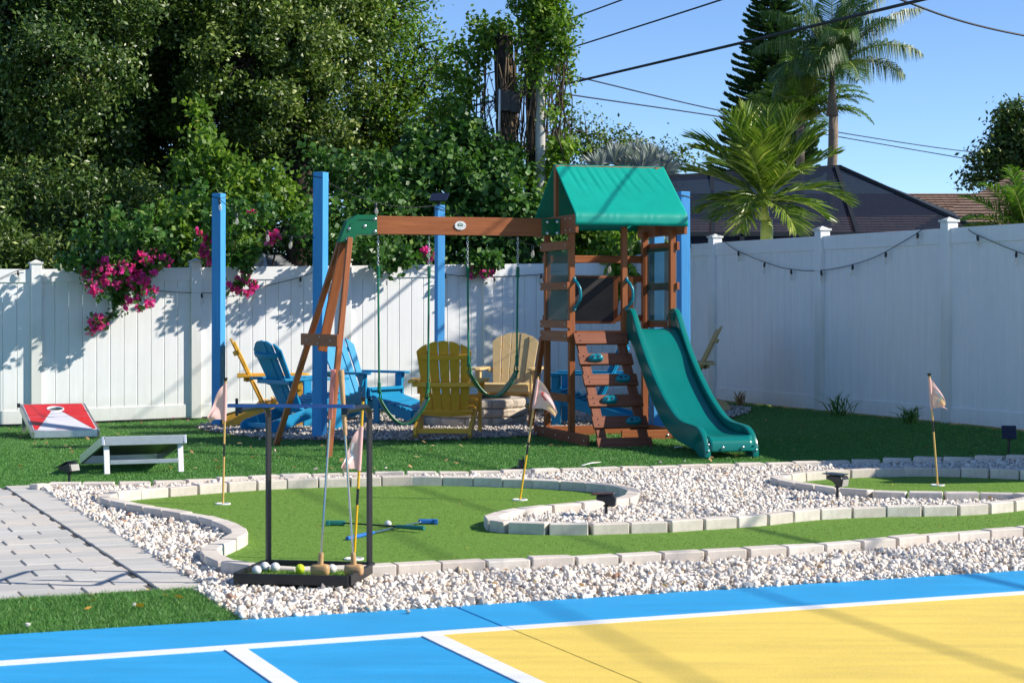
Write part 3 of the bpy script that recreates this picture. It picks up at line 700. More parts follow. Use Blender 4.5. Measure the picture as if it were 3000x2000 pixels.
# climbing wall
c_top, c_bot = Vector((0, -.06, 1.06)), Vector((0, -.80, -.02)); cd = (c_bot - c_top); cl = cd.length; cd.normalize(); cn = Vector((0, cd.z, -cd.y)); cn = -cn if cn.y > 0 else cn
for t in (.065, .485): lb('wall_stringer', Vector((t, 0, 0)) + c_top - cn*.03, Vector((t, 0, 0)) + c_bot - cn*.03, .09, .034, 'cedarworn', up=cn)
hold_t = {1: .155, 2: .385, 3: .20, 4: .395}
for k in range(6):
    s_ = .065 + k*(cl - .13)/5; c = c_top + cd*s_
    pl = lb('climbing_plank', Vector((-.005, 0, 0)) + c, Vector((.545, 0, 0)) + c, .125, .028, 'cedarworn', up=cn)
    bolts(pl, [Vector((t, 0, 0)) + c + cn*.0142 + cd*e_ for t in (.05, .49) for e_ in (-.03, .03)], cn, .006, 'black')
    if k in hold_t:
        ax, ay = Vector((1, 0, 0)), -cd; hc = Vector((hold_t[k], 0, 0)) + c + cn*.014; P = []
        for i in range(9):
            row = []
            for j in range(20):
                a = 2*math.pi*j/20; rr = math.cos(i/8*math.pi/2)**.55 if i < 8 else .0
                shp = 1 + .16*math.cos(2*a) + .10*math.cos(3*a + .6); hz = .055*math.sin(i/8*math.pi/2)
                dip = .016*(i/8)*math.exp(-((math.cos(a)*rr)/.5)**2)
                row.append(hc + ax*(.068*rr*shp*math.cos(a)) + ay*(.050*rr*shp*math.sin(a)*(1 + .25*math.cos(a))) + cn*(hz - dip + .012*math.cos(a)*rr*(i/8)))
            row.append(row[0]); P.append(row)
        hb = MB(); hb.grid(P); ho = hb.build('hand_hold', M['teal'], pl, smooth='all', local=True)
        for s2 in (-1, 1): MB().lathe([(.0115, 0), (.0115, .003), (0, .0035)], hc + ax*s2*.026 + cn*.047 - ay*.006, 12, cn.to_track_quat('Z', 'Y').to_matrix()).build('bolt_hole', M['black'], pl, local=True, smooth=True)
# grab handles
for t, d in ((.022, -.03), (.562, -.03)):
    p = [(t, d, 1.31), (t + .012, d - .05, 1.335), (t + .032, d - .075, 1.39), (t + .035, d - .08, 1.44), (t + .032, d - .075, 1.49), (t + .012, d - .05, 1.545), (t, d, 1.57)]
    h = MB().tube(p, [.016, .014, .0145, .0145, .0145, .014, .016], 12).build('grab_handle', M['teal'], ps, smooth=True, local=True)
    for z in (1.30, 1.58): MB().sphere((t, d + .002, z), (.02, .012, .03), 12, 8).build('handle_pad', M['teal'], h, smooth='all', local=True)
    bolts(h, [(t, d - .012, z) for z in (1.292, 1.59)], (0, -1, 0), .008)
# slide: bed, two cheeks
bed = [(.06, 1.10), (-.12, 1.10), (-.20, 1.085), (-.30, 1.01), (-.45, .86), (-.62, .68), (-.80, .53), (-.98, .405), (-1.16, .30), (-1.34, .225), (-1.52, .185), (-1.68, .172), (-1.84, .168), (-1.93, .162), (-1.985, .14), (-2.005, .10), (-2.008, .04)]
top = [(.05, 1.20), (.02, 1.265), (-.05, 1.30), (-.13, 1.295), (-.20, 1.24), (-.27, 1.15), (-.37, 1.03), (-.50, .89), (-.66, .745), (-.84, .60), (-1.02, .475), (-1.20, .375), (-1.36, .305), (-1.52, .275), (-1.68, .265), (-1.82, .25), (-1.92, .205), (-1.985, .13), (-2.012, .05), (-2.015, -.01)]
low = [(.05, 1.00), (-.10, .985), (-.20, .93), (-.32, .82), (-.46, .68), (-.62, .52), (-.80, .37), (-.98, .245), (-1.16, .16), (-1.34, .105), (-1.52, .075), (-1.68, .055), (-1.80, .03), (-1.86, -.01)]
T0, T1 = .585, 1.045
def cat(pts, n):
    P = [Vector(p) for p in pts]; o = []
    for i in range(len(P)-1):
        p0, p1, p2, p3 = P[max(i-1, 0)], P[i], P[i+1], P[min(i+2, len(P)-1)]
        for k in range(n):
            t = k/n; o.append(.5*((2*p1) + (p2-p0)*t + (2*p0-5*p1+4*p2-p3)*t*t + (3*p1-p0-3*p2+p3)*t**3))
    o.append(P[-1]); return o
bed_s, top_s, low_s = cat(bed, 4), cat(top, 4), cat(low, 4)
sl = MB(); prof = []
for p in bed_s:
    row = []
    for j in range(13):
        q = j/12; t = T0 + .02 + (T1 - T0 - .04)*q; lift = .02*(abs(q - .5)*2)**4
        row.append((t, p.x, p.y + lift if p.x > -1.97 else p.y))
    prof.append(row)
sl.grid(prof); slide = sl.build('slide', M['greenplastic'], ps, smooth='all', local=True, fix=False); so = slide.modifiers.new('thick', 'SOLIDIFY'); so.thickness = .012
def cheek(t, s_):
    n = 60; q = MB(); P = []
    def samp(c, f): x = f*(len(c) - 1); i = min(int(x), len(c)-2); return c[i].lerp(c[i+1], x - i)
    sec = [(-.026, 0), (-.030, .10), (-.022, .9), (-.030, .94), (-.024, .985), (-.008, 1.0), (.008, 1.0), (.024, .985), (.030, .94), (.022, .9), (.020, .1), (.018, 0)]
    for i in range(n + 1):
        f = i/n; a, b = samp(low_s, f), samp(top_s, f); row = []
        for o_, h in sec: c = a.lerp(b, h); row.append((t + o_*(1 if s_ > 0 else -1)*1.0, c.x, c.y))
        row.append(row[0]); P.append(row)
    q.grid(P); return q.build('slide_cheek', M['greenplastic'], slide, smooth=True, local=True)
cheek(T0, 1); cheek(T1, -1)
q = MB(); rot = Vector((1, 0, 0)).to_track_quat('Z', 'Y').to_matrix()
for t, s_ in ((T1 - .024, -1),):
    q.lathe([(.045, -.002), (.045, .006), (.036, .008), (.036, .002), (.012, .001), (0, .001)], (t, -.07, 1.215), 20, (Vector((-1, 0, 0))).to_track_quat('Z', 'Y').to_matrix())
q.build('cheek_recess', M['greenplastic'], slide, smooth=True, local=True)
bolts(slide, [(t, -2.018, z) for t in (T0 + .14, T1 - .13) for z in (.075,)], (0, -1, 0), .013)
bolts(slide, [(t, -2.02, z) for t in (T0, T1) for z in (.05, .105)], (0, -1, 0), .010)

# ------------------------------------------------------------------ swings
def swing(ta, tb, zb, label, dy=0):
    a, b = ps.matrix_basis @ Vector((ta, .37 + dy*0, 2.01)), ps.matrix_basis @ Vector((tb, .37, 2.01))
    mid = (a + b)/2; r_ = empty('swing', (mid.x, mid.y, zb), PS, label, 'swing', 'belt swings under the cedar beam')
    Mi = r_.matrix_basis.inverted(); la, lb_ = Mi @ a, Mi @ b; hw = (lb_.x - la.x)/2; H = la.z
    for s_, p in ((-1, la), (1, lb_)):
        ex = s_*(hw*.96); ey = .0; zt, zs = H - .30, .25
        q = MB()
        for k in range(9):                               # chain links
            z = H - .035 - k*.033; ring = []
            for j in range(9):
                an = 2*math.pi*j/8; ring.append(Vector((p.x + (.009*math.cos(an) if k % 2 else 0), (0 if k % 2 else .009*math.cos(an)), z + .021*math.sin(an))))
            q.tube(ring, .0032, 5, False)
        ch = q.build('chain', M['steel'], r_, local=True, smooth='all')
        q = MB(); q.tube([(p.x, 0, H + .01), (p.x, .012, H - .02), (p.x, 0, H - .04), (p.x, -.012, H - .02), (p.x, 0, H + .01)], .006, 6); q.build('hook', M['steel'], ch, local=True, smooth='all')
        ro = MB(); pts = [(p.x + (ex - p.x)*k/14, .002*math.sin(k*2), zt + (zs + .09 - zt)*k/14) for k in range(15)]; ro.tube(pts, .0105, 7)
        rp = ro.build('rope', M['rope'], r_, local=True, smooth='all')
        for zc in (zt - .05, zs + .10):
            q = MB()
            for k in range(7): q.lathe([(.010, -.007), (.0195, -.004), (.0195, .004), (.010, .007)], (ex if zc < 1 else p.x, 0, zc - .05 + k*.015), 9)
            q.build('rope_whipping', M['rope'], rp, local=True, smooth=True)
        q = MB(); q.tube([(ex, 0, zs + .09), (ex - s_*.012, .03, zs + .045), (ex - s_*.012, .05, zs - .01)], .0065, 6); q.tube([(ex, 0, zs + .09), (ex - s_*.012, -.03, zs + .045), (ex - s_*.012, -.05, zs - .01)], .0065, 6)
        q.build('rope_loop', M['rope'], rp, local=True, smooth='all')
    P = []
    for i in range(29):
        f = i/28*2 - 1; x = f*hw*.94; z = .25*(abs(f)**1.9); wd = .075*(1 - .25*abs(f)**4)
        P.append([(x, -wd, z + .004), (x, -wd*.5, z), (x, 0, z - .002), (x, wd*.5, z), (x, wd, z + .004)])
    q = MB(); q.grid(P); o = q.build('belt_seat', M['bracket'], r_, smooth='all', local=True, fix=False); so = o.modifiers.new('thick', 'SOLIDIFY'); so.thickness = .014
def t_at(px):    # distance along the beam that shows at this photo column
    k = (px - 1500)/F; b0 = ps.matrix_basis @ Vector((0, .37, 0)); return (k*b0.y - b0.x)/(math.cos(PS) - k*math.sin(PS))
swing(t_at(1108), t_at(1257), CAMH - (1243 - HOR)*18.3/F, 'green belt swing hanging lower, left one under the cedar beam')
swing(t_at(1370), t_at(1517), CAMH - (1162 - HOR)*18.6/F, 'green belt swing hanging higher, right one next to the play tower')

# ================================================================== chairs round the fire pit
def make_chair(mat):
    r_ = empty('adirondack_chair'); m = M[mat]
    def bb(name, a, b, w, h, up=(0, 0, 1), parent=r_): return MB().bar(a, b, w, h, up).build(name, m, parent, local=True, bevel=.004)
    for s_ in (-1, 1):
        y = s_*.275
        bb('front_leg', (.33, y + s_*.03, 0), (.33, y + s_*.03, .535), .10, .03, up=(0, 1, 0))
        sk = [(.42, .375), (.42, .30), (.30, .23), (-.05, .115), (-.40, .0), (-.49, .0), (-.525, .03), (-.52, .08), (-.47, .115), (-.05, .235), (.15, .31), (.38, .40)]
        o = MB().prism([(a, y - .015, b) for a, b in sk], (0, .03, 0)).build('side_skid', m, r_, local=True, bevel=.004)
        bolts(o, [(-.42, y + s_*.016, .05), (.33, y + s_*.046, .33), (-.12, y + s_*.016, .165)], (0, s_, 0), .008)
        arm = [(-.36, -.035), (-.20, -.055), (.10, -.075), (.34, -.075), (.43, -.05), (.455, 0), (.43, .05), (.34, .075), (.10, .065), (-.20, .05), (-.36, .035)]
        MB().prism([(a, y + s_*.055 + b, .538) for a, b in arm], (0, 0, .026)).build('arm', m, r_, local=True, bevel=.004)
        MB().prism([(.28, y + s_*.045, .536), (.38, y + s_*.045, .536), (.35, y + s_*.045, .40), (.31, y + s_*.045, .40)], (0, s_*.03, 0)).build('arm_bracket', m, r_, local=True, bevel=.003)
    n = 8
    for k in range(n):
        f = k/(n - 1); x = .405 - f*.50; z = .385 - .16*f + .02*(1 - f)**4*-1
        bb('seat_slat', (x, -.275, z + .012), (x, .275, z + .012), .062, .022, up=(.3, 0, 1))
    b0, b1 = Vector((-.085, 0, .20)), Vector((-.445, 0, .955)); bd = (b1 - b0); bl = bd.length; bd.normalize(); bn = Vector((bd.z, 0, -bd.x))
    tops = [.87, .955, .985, .955, .87]
    for k in range(5):
        f0 = (k - 2)*.088; f1 = (k - 2)*.113; curve = -.02*((k - 2)/2)**2
        pts = []; h = tops[k]*bl; w0, w1 = .080, .106
        lo = [b0 + Vector((0, f0 - w0/2, 0)), b0 + Vector((0, f0 + w0/2, 0))]
        tl, tr = [1 - abs(k - 2.55)*.035*abs(k-2.0), 1 - abs(k - 1.45)*.035*abs(k-2.0)]
        e1 = b0 + bd*(bl*(1 - .032*((k - 2.5)**2)*.75 - 0)) + Vector((0, f1 - w1/2, 0)); e2 = b0 + bd*(bl*(1 - .032*((k - 1.5)**2)*.75)) + Vector((0, f1 + w1/2, 0)); em = b0 + bd*(bl*(1 - .032*((k - 2)**2)*.75 + .006)) + Vector((0, f1, 0))
        cv = bn*(.028*((k - 2)/2)**2)
        MB().prism([p + cv for p in (lo[0], lo[1], e2, em, e1)], bn*.02).build('back_slat', m, r_, local=True, bevel=.004)
    def arcbar(name, f, w_half, h, th):
        c = b0 + bd*bl*f - bn*.004; P = []
        pts = [c + Vector((0, y, 0)) + bn*(.028*(y/.22)**2 - .002) for y in np.linspace(-w_half, w_half, 9)]
        q = MB()
        for p, p2 in zip(pts[:-1], pts[1:]): pass
        a = [p for p in pts]; b = [p - bn*th for p in pts][::-1]; q.prism([p - bd*h/2 for p in a + b], bd*h); q.build(name, m, r_, local=True, bevel=.003)
    arcbar('back_brace', .80, .245, .05, .028); arcbar('back_brace', .42, .30, .052, .035); arcbar('back_brace', .04, .27, .055, .035)
    bb('stretcher', (-.45, -.26, .065), (-.45, .26, .065), .025, .05); bb('stretcher', (.39, -.26, .33), (.39, .26, .33), .022, .085)
    bb('arm_cross_rail', (-.275, -.33, .52), (-.275, .33, .52), .03, .045)
    return r_
cb, cy_, ct_ = make_chair('chairblue'), make_chair('chairyellow'), make_chair('chairtan'); usedc = {}
def chair(kind, x, y, ang, label, s_=1.0):
    proto = {'b': cb, 'y': cy_, 't': ct_}[kind]; o = proto if kind not in usedc else copy_tree(proto); usedc[kind] = 1
    o.matrix_basis = Matrix.Translation((x, y, tz(x, y) + .012)) @ Matrix.Rotation(R(ang), 4, 'Z') @ Matrix.Scale(s_, 4)
    tag(o, label, 'chair', 'adirondack chairs round the fire pit')
chair('y', -.66, 19.58, 86, 'yellow adirondack chair with its back to the viewer, in front of the stone fire pit')
chair('b', -2.32, 20.55, 38, 'blue adirondack chair seen from behind, just left of the cedar swing frame')
chair('y', -2.72, 21.45, 8, 'yellow adirondack chair in side view nearest the left blue post')
chair('b', -1.75, 22.0, -38, 'blue adirondack chair facing the fire pit, seen from the front behind the swing frame')
chair('t', -.02, 22.55, -100, 'sun bleached tan adirondack chair facing the viewer beyond the fire pit')
chair('b', .86, 20.75, 168, 'blue adirondack chair standing behind the climbing wall')
chair('t', 1.93, 21.6, 176, 'tan adirondack chair mostly hidden behind the slide, only its back edge showing')

# slatted footstool drawn up to the front facing blue chair
fx, fy = -1.19, 21.32; fs = empty('footstool', (fx, fy, tz(fx, fy) + .012), R(-38), 'blue slatted footstool in front of the blue chair behind the swing frame', 'footstool')
for k in range(7): f = k/6; MB().bar((-.24 + .52*f, -.25, .30 - .14*f), (-.24 + .52*f, .25, .30 - .14*f), .072, .022, up=(.28, 0, 1)).build('slat', M['chairblue'], fs, local=True, bevel=.003)
for s_ in (-1, 1):
    MB().prism([(-.28, s_*.23 - .014, .29), (-.28, s_*.23 - .014, .20), (.26, s_*.23 - .014, .04), (.34, s_*.23 - .014, .04), (.34, s_*.23 - .014, .135)], (0, .028, 0)).build('side_rail', M['chairblue'], fs, local=True, bevel=.003)
    MB().bar((-.20, s_*.255, 0), (-.20, s_*.255, .28), .08, .026, up=(0, 1, 0)).build('leg', M['chairblue'], fs, local=True, bevel=.003); MB().bar((.28, s_*.255, 0), (.28, s_*.255, .14), .07, .026, up=(0, 1, 0)).build('leg', M['chairblue'], fs, local=True, bevel=.003)

# ------------------------------------------------------------------ fire pit
pz = tz(PIT.x, PIT.y) + .022; pit = empty('fire_pit', (PIT.x, PIT.y, pz), 0, 'round fire pit of tan retaining stones inside the ring of chairs', 'fire pit')
RO, RI, CH = .575, .40, .098; nb = 12
def pit_block():
    q = MB(); a0, a1 = -math.pi/nb + .006, math.pi/nb - .006; P = []; bul = .012
    for i in range(7):
        a = a0 + (a1 - a0)*i/6; e_ = 0 if 0 < i < 6 else .012
        ro = RO - e_ + (bul + random.uniform(-.009, .009))*(0 < i < 6)
        P.append([(RI*math.cos(a), RI*math.sin(a), 0), ((ro - .012)*math.cos(a), (ro - .012)*math.sin(a), .002), (ro*math.cos(a), ro*math.sin(a), .02 + random.uniform(-.005, .005)), ((ro + random.uniform(-.006, .008))*math.cos(a), (ro)*math.sin(a), .05), (ro*math.cos(a), ro*math.sin(a), CH - .022 + random.uniform(-.005, .005)), ((ro - .014)*math.cos(a), (ro - .014)*math.sin(a), CH - .004), (RI*math.cos(a), RI*math.sin(a), CH - .004)])
    q.grid(P); q.f.append(list(range(7))[::-1]); q.uv.append([(0, 0)]*7); q.f.append(list(range(42, 49))); q.uv.append([(0, 0)]*7)
    q.f += [[i*7, i*7 + 6, (i+1)*7 + 6, (i+1)*7] for i in range(6)]; q.uv += [[(0, 0)]*4]*6
    return q.mesh('stone_block', M['rock'])
pbs = [pit_block() for _ in range(5)]
for c in range(3):
    for k in range(nb): place('stone_block', random.choice(pbs), Matrix.Translation((0, 0, -.02 + c*CH)) @ Matrix.Rotation(2*math.pi*(k + .5*(c % 2) + .2)/nb, 4, 'Z'), pit, True)
MB().lathe([(.40, .12), (.405, .284), (.385, .284), (.38, .12)], (0, 0, 0), 40).build('steel_liner', M['black'], pit, smooth=True, local=True)
MB().lathe([(.40, .10), (.2, .13), (0, .14)], (0, 0, 0), 30).build('ash_bed', M['charcoal'], pit, smooth=True, local=True)

# ================================================================== blue posts and string lights
posts_px = [(640, 567, 1247, 30, 'blue painted post nearest the left, beside the yellow side-view chair'), (936, 505, 1282, 36, 'tall blue painted post right behind the swing frame'), (1287, 601, 1246, 24, 'blue painted post carrying a small solar panel behind the yellow chair'), (1923, 500, 1262, 34, 'tall blue post standing just behind the play tower'), (2004, 562, 1240, 30, 'blue post beside the slide in front of the right fence')]
post_top = []
for px, yt, yb, wpx, lab in posts_px:
    p = gp(px, yb); wd = min(max(wpx*p.y/F, .088), .118); zt = CAMH - (yt - HOR)*p.y/F
    r_ = empty('blue_post', (p.x, p.y, p.z), (R(-25) if px < 1000 else YA) + R(random.uniform(-4, 4)), lab, 'post', 'blue light posts')
    lean = random.uniform(-.006, .006)
    MB().bar((0, 0, 0), (lean*zt, 0, zt - p.z), wd, wd, up=(0, 1, 0)).build('timber', M['bluewood'], r_, local=True, bevel=.006)
    MB().lathe([(.004, -.004), (.004, .004)], (0, 0, 0), 6)
    ring = [(wd*.53*a, wd*.53*b, zt - p.z - .05 + .012*(a*b)) for a, b in ((-1, -1), (1, -1), (1, 1), (-1, 1), (-1, -1))]
    MB().tube(ring, .004, 5).build('cord_wrap', M['wire'], r_, local=True)
    post_top.append(Vector((p.x, p.y - wd*.5, zt - .05)))
p3 = post_top[2]; r_ = empty('solar_charger', (p3.x, p3.y + .05, p3.z + .05), R(-10), 'small black solar panel tilted on top of a blue post', 'solar panel')
MB().bar((0, 0, 0), (0, 0, .05), .03, .03).build('bracket', M['blackplastic'], r_, local=True)
MB().prism([(-.10, -.08, .035), (.10, -.08, .035), (.10, .08, .125), (-.10, .08, .125)], (0, -.006, .014)).build('panel', M['panel'], r_, local=True, bevel=.003)

_bulb = {}
def bulb_meshes():
    if not _bulb:
        _bulb['s'] = MB().lathe([(.004, .0), (.010, -.006), (.017, -.02), (.019, -.05), (.016, -.075), (.012, -.078)], (0, 0, 0), 12).mesh('bulb_socket', M['blackplastic'], True)
        _bulb['g'] = MB().lathe([(.012, -.076), (.016, -.085), (.024, -.112), (.027, -.135), (.022, -.16), (.010, -.178), (0, -.181)], (0, 0, 0), 14).mesh('glass_bulb', M['bulb'], 'all')
        _bulb['f'] = MB().tube([(0, 0, -.08), (.006, 0, -.11), (-.005, .004, -.125), (.005, -.004, -.14), (0, 0, -.155)], .0026, 5).mesh('filament', M['brass'], True)
    return _bulb
def string(label, pts, bulbs, r_=.0042, s_=.74, sag=None):
    """cord through points; bulbs are fractions along it"""
    P = smooth3(pts); base = P[0]; e = empty('string_light', base, 0, label, 'string light', 'string lights')
    MB().tube(P, r_, 5).build('cord', M['wire'], e, smooth='all'); b = bulb_meshes()
    cum = [0.0]
    for a, c in zip(P[:-1], P[1:]): cum.append(cum[-1] + (c - a).length)
    for f in bulbs:
        t = f*cum[-1]; i = max(k for k in range(len(cum)) if cum[k] <= t); i = min(i, len(P)-2); k = (t - cum[i])/max(1e-9, cum[i+1] - cum[i]); p = P[i].lerp(P[i+1], k)
        Mx = Matrix.Translation(p) @ Matrix.Rotation(random.uniform(-.12, .12), 4, 'X') @ Matrix.Rotation(random.uniform(-.12, .12), 4, 'Y') @ Matrix.Scale(s_, 4)
        so_ = place('bulb_socket', b['s'], Mx, e); place('glass_bulb', b['g'], Matrix.Identity(4), so_, True); place('filament', b['f'], Matrix.Identity(4), so_, True)
def smooth3(pts, n=8):
    P = [Vector(p) for p in pts]; o = []
    for i in range(len(P)-1):
        p0, p1, p2, p3 = P[max(i-1, 0)], P[i], P[i+1], P[min(i+2, len(P)-1)]
        for k in range(n):
            t = k/n; o.append(.5*((2*p1) + (p2-p0)*t + (2*p0-5*p1+4*p2-p3)*t*t + (3*p1-p0-3*p2+p3)*t**3))
    o.append(P[-1]); return o
def on_back(px, py, off=.06):     # a point just in front of the back fence
    k = (px - 1500)/F; v = VB - off; # u from CU*u - SU*v = k*(SU*u + CU*v)
    u = v*(SU + k*CU)/(CU - k*SU); x, y = uv2xy(u, v); return Vector((x, y, CAMH - (py - HOR)*y/F))
def on_right(px, py, off=.06):
    k = (px - 1500)/F; u = UR - off; v = u*(CU - k*SU)/(SU + k*CU); x, y = uv2xy(u, v); return Vector((x, y, CAMH - (py - HOR)*y/F))
string('string lights on the back fence running off past its leftmost post', [on_back(-140, 860), on_back(-40, 832), on_back(45, 795), on_back(85, 787)], (.55, .86))
string('string lights swagging across the back fence below the magenta flowers', [on_back(191, 784), on_back(255, 811), on_back(340, 833), on_back(413, 847), on_back(561, 858), on_back(663, 855), on_back(742, 845), on_back(883, 811), on_back(926, 790)], (.32, .53, .74, .93))
string('string lights on the back fence behind the swings', [on_back(1207, 780), on_back(1302, 802), on_back(1370, 809), on_back(1445, 811), on_back(1583, 803), on_back(1640, 792)], (.22, .55, .87))
string('string lights draped in one long swag on the right fence', [on_right(2120, 706), on_right(2158, 733), on_right(2235, 766), on_right(2306, 787), on_right(2388, 793), on_right(2474, 781), on_right(2566, 752), on_right(2663, 698), on_right(2709, 667)], (.09, .24, .38, .53, .68, .83, .97))
string('string lights starting past the third post of the right fence', [on_right(2837, 672), on_right(2862, 688), on_right(2982, 738), on_right(3080, 770)], (.12, .60))
string('short string light cord with one bulb next to the right blue post', [post_top[4], on_right(2025, 728), on_right(2048, 708)], (.75,))
A, B, C_ = post_top[0], post_top[1], post_top[2]
def hang(a, b, sag, n=7): return [a.lerp(b, k/(n-1)) - Vector((0, 0, sag*4*(k/(n-1))*(1 - k/(n-1)))) for k in range(n)]
string('string lights hanging between the two left blue posts', hang(A, Vector((B.x - .05, B.y, B.z - .62)), .12), (.02, .22, .55, .79))
string('string lights from the tall left post to the solar panel post', hang(B, C_ + Vector((0, 0, .05)), .13), (.03, .46))
string('string lights from the solar panel post to the post behind the tower', hang(C_ + Vector((0, 0, .04)), post_top[3] + Vector((0, 0, -.9)), .16), (.46, .80))
string('dark cord from the post behind the tower to the right blue post', hang(post_top[3], post_top[4], .05), (), .003)

# ================================================================== bean bag boards
def cornhole(root, yaw, face_print):
    """local x across, y from low end (0) to raised end (1.05); 0.7 m wide"""
    Wd, Ln, Hh = .70, 1.06, .29; fr = .05
    def pt(x, y, h=0.0): z = .07 + (Hh - .02)*(y/Ln)*.86; n = Vector((0, -.26, .965)); return Vector((x, y, z)) + n*h
    for x in (-Wd/2 + .012, Wd/2 - .012): MB().bar(pt(x, .0, -.03), pt(x, Ln, -.03), .024, .075).build('side_frame', M['alu'], root, local=True, bevel=.004)
    for y in (.012, Ln - .012): MB().bar(pt(-Wd/2 + .025, y, -.03), pt(Wd/2 - .025, y, -.03), .024, .075).build('end_frame', M['alu'], root, local=True, bevel=.004)
    # top sheet with a real hole: ring of quads from hole to rectangle
    hx, hy, hr = 0.0, Ln - .23, .078; n = 48
    def ring(r_fn, h): return [pt(*r_fn(2*math.pi*k/n), h) for k in range(n)]
    def circ(r_): return lambda a: (hx + r_*math.cos(a), hy + r_*math.sin(a))
    def rect(a):
        c, s_ = math.cos(a), math.sin(a); X = Wd/2 - .026; ks = []
        if abs(c) > 1e-9: ks.append((X if c > 0 else -X)/c)
        if abs(s_) > 1e-9: ks.append((((Ln - .026) - hy) if s_ > 0 else (.026 - hy))/s_)
        k = min(q for q in ks if q > 0); return (hx + k*c, hy + k*s_)
    q = MB(); A, B = ring(circ(hr), .004), ring(rect, .004)
    # add the corners exactly
    for k in range(n): q.add([A[k], A[(k+1) % n], B[(k+1) % n], B[k]], [(0, 1, 2, 3)])
    top = q.build('board_top', M['whiteboard' if face_print else 'greyboard'], root, local=True); so = top.modifiers.new('thick', 'SOLIDIFY'); so.thickness = .012; so.offset = 0
    q = MB(); q.tube(ring(circ(hr + .008), .012) + [pt(*circ(hr + .008)(0), .012)], .008, 6, False); q.build('hole_rim', M['white'], top, local=True, smooth='all')
    if face_print:
        m = .035; e = .0125
        for s_ in (-1, 1):       # red field left and right of the white wedge
            P = []; N = 12
            outer = [(s_*(Wd/2 - m), Ln - m), (s_*(Wd/2 - m), m + .015)]
            inner = [(s_*.02, Ln - m)] + [(s_*(hr + .012)*math.sin(a), hy + (hr + .012)*math.cos(a)) for a in np.linspace(0.15, 2.4, 10)]
            pts = [(s_*.0, Ln - m)] + [(s_*(hr + .015)*math.sin(a), hy + (hr + .015)*math.cos(a)) for a in np.linspace(0, 2.55, 12)] + [(s_*(Wd/2 - m - .03), m + .012), (s_*(Wd/2 - m), m + .012), (s_*(Wd/2 - m), Ln - m)]
            MB().add([pt(a, b, e) for a, b in pts], [tuple(range(len(pts)))]).build('red_print', M['redfelt'], top, local=True)
        MB().bar(pt(-Wd/2 + .03, Ln*.5, .0131), pt(Wd/2 - .03, Ln*.5, .0131), .004, .0012).build('fold_seam', M['alu'], top, local=True)
        q = MB()
        for k in range(13):
            if k in (4,): continue
            x = -.09 + k*.014; q.add([pt(x, .05, .0128), pt(x + .009, .05, .0128), pt(x + .009, .062 + .004*(k % 3 == 0), .0128), pt(x, .062 + .004*(k % 2), .0128)], [(0, 1, 2, 3)])
        tag(q.build('small_lettering', M['redfelt'], top, local=True), kind='stuff')
    for x in (-Wd/2 + .045, Wd/2 - .045): MB().bar(pt(x, Ln - .05, -.03), Vector((x, Ln + .0, 0)), .045, .022, up=(0, 1, 0)).build('leg', M['white' if not face_print else 'alu'], root, local=True, bevel=.003)
    MB().bar((-Wd/2 + .07, Ln - .012, .095), (Wd/2 - .07, Ln - .012, .095), .02, .035).build('leg_brace', M['alu'], root, local=True, bevel=.003)
p = (gp(95, 1285) + gp(292, 1281))/2
b1 = empty('cornhole_board', p, YA*.95, 'red and white bean bag toss board facing the viewer by the back fence', 'cornhole board', 'bean bag toss boards'); cornhole(b1, YA, True)
MB().box((-.37, .98, .30), (.03, .035, .045)).build('latch', M['blackplastic'], b1, local=True)
pa, pb_ = gp(305, 1388), gp(540, 1385); mid = (pa + pb_)/2; ang = YA + math.pi
far_end = mid + Vector((-SU, CU, 0))*1.06
b2 = empty('cornhole_board', (far_end.x, far_end.y, 0.005), ang, 'bean bag toss board turned away, showing grey underside and white legs', 'cornhole board', 'bean bag toss boards'); cornhole(b2, ang, False)

# ================================================================== club rack with its tray
RA = R(-10); F0 = Vector((-1.347, 9.27, 0)); rack = empty('club_rack', F0 + Vector((0, 0, .050)), RA, 'black steel golf club rack with turf tray standing on the white gravel', 'club rack')
RW, RD = .57, .50
for a, b in (((0, 0), (RW, 0)), ((RW, 0), (RW, RD)), ((RW, RD), (0, RD)), ((0, RD), (0, 0))):
    dx, dy = (b[0]-a[0]), (b[1]-a[1]); k = 0
    MB().bar((a[0] + (.0 if dx else 0), a[1] + (.015 if dy > 0 else -.015 if dy < 0 else 0), .012), (b[0], b[1] - (.015 if dy > 0 else -.015 if dy < 0 else 0), .012), .022, .048).build('tray_rim', M['black'], rack, local=True, bevel=.002)
MB().box((RW/2, RD/2, .002), (RW - .026, RD - .026, .008)).build('tray_turf', M['green_base'], rack, local=True)
s = Soup(); n = 5000; pts = np.column_stack([rng.uniform(.02, RW - .02, n), rng.uniform(.02, RD - .02, n), np.full(n, .006)]); a = rng.random(n)*6.28; dx = np.stack([np.cos(a), np.sin(a), 0*a], 1)*.0025
tip = pts + np.stack([rng.normal(0, .004, n), rng.normal(0, .004, n), rng.uniform(.006, .012, n)], 1)
Mw = np.array(rack.matrix_basis); qd = np.stack([pts - dx, pts + dx, tip, tip], 1) @ Mw[:3, :3].T + Mw[:3, 3]; s.add(qd)
tag(s.build('tray_turf_fibres', M['green'], rack, tri=True), kind='stuff')
HP = .825
for x in (.02, RW - .02):
    pts = [(x, RD - .01, .0), (x, RD - .01, HP - .10), (x, RD - .018, HP - .055), (x, RD - .04, HP - .022), (x, RD - .075, HP - .006), (x, RD - .11, HP), (x, .03, HP)]
    P = smooth3(pts, 5); MB().tube(P, .0158, 4).build('upright', M['black'], rack, local=True, bevel=.002)
    MB().box((x, .012, HP), (.03, .03, .034)).build('end_socket', M['blackplastic'], rack, local=True, bevel=.003)
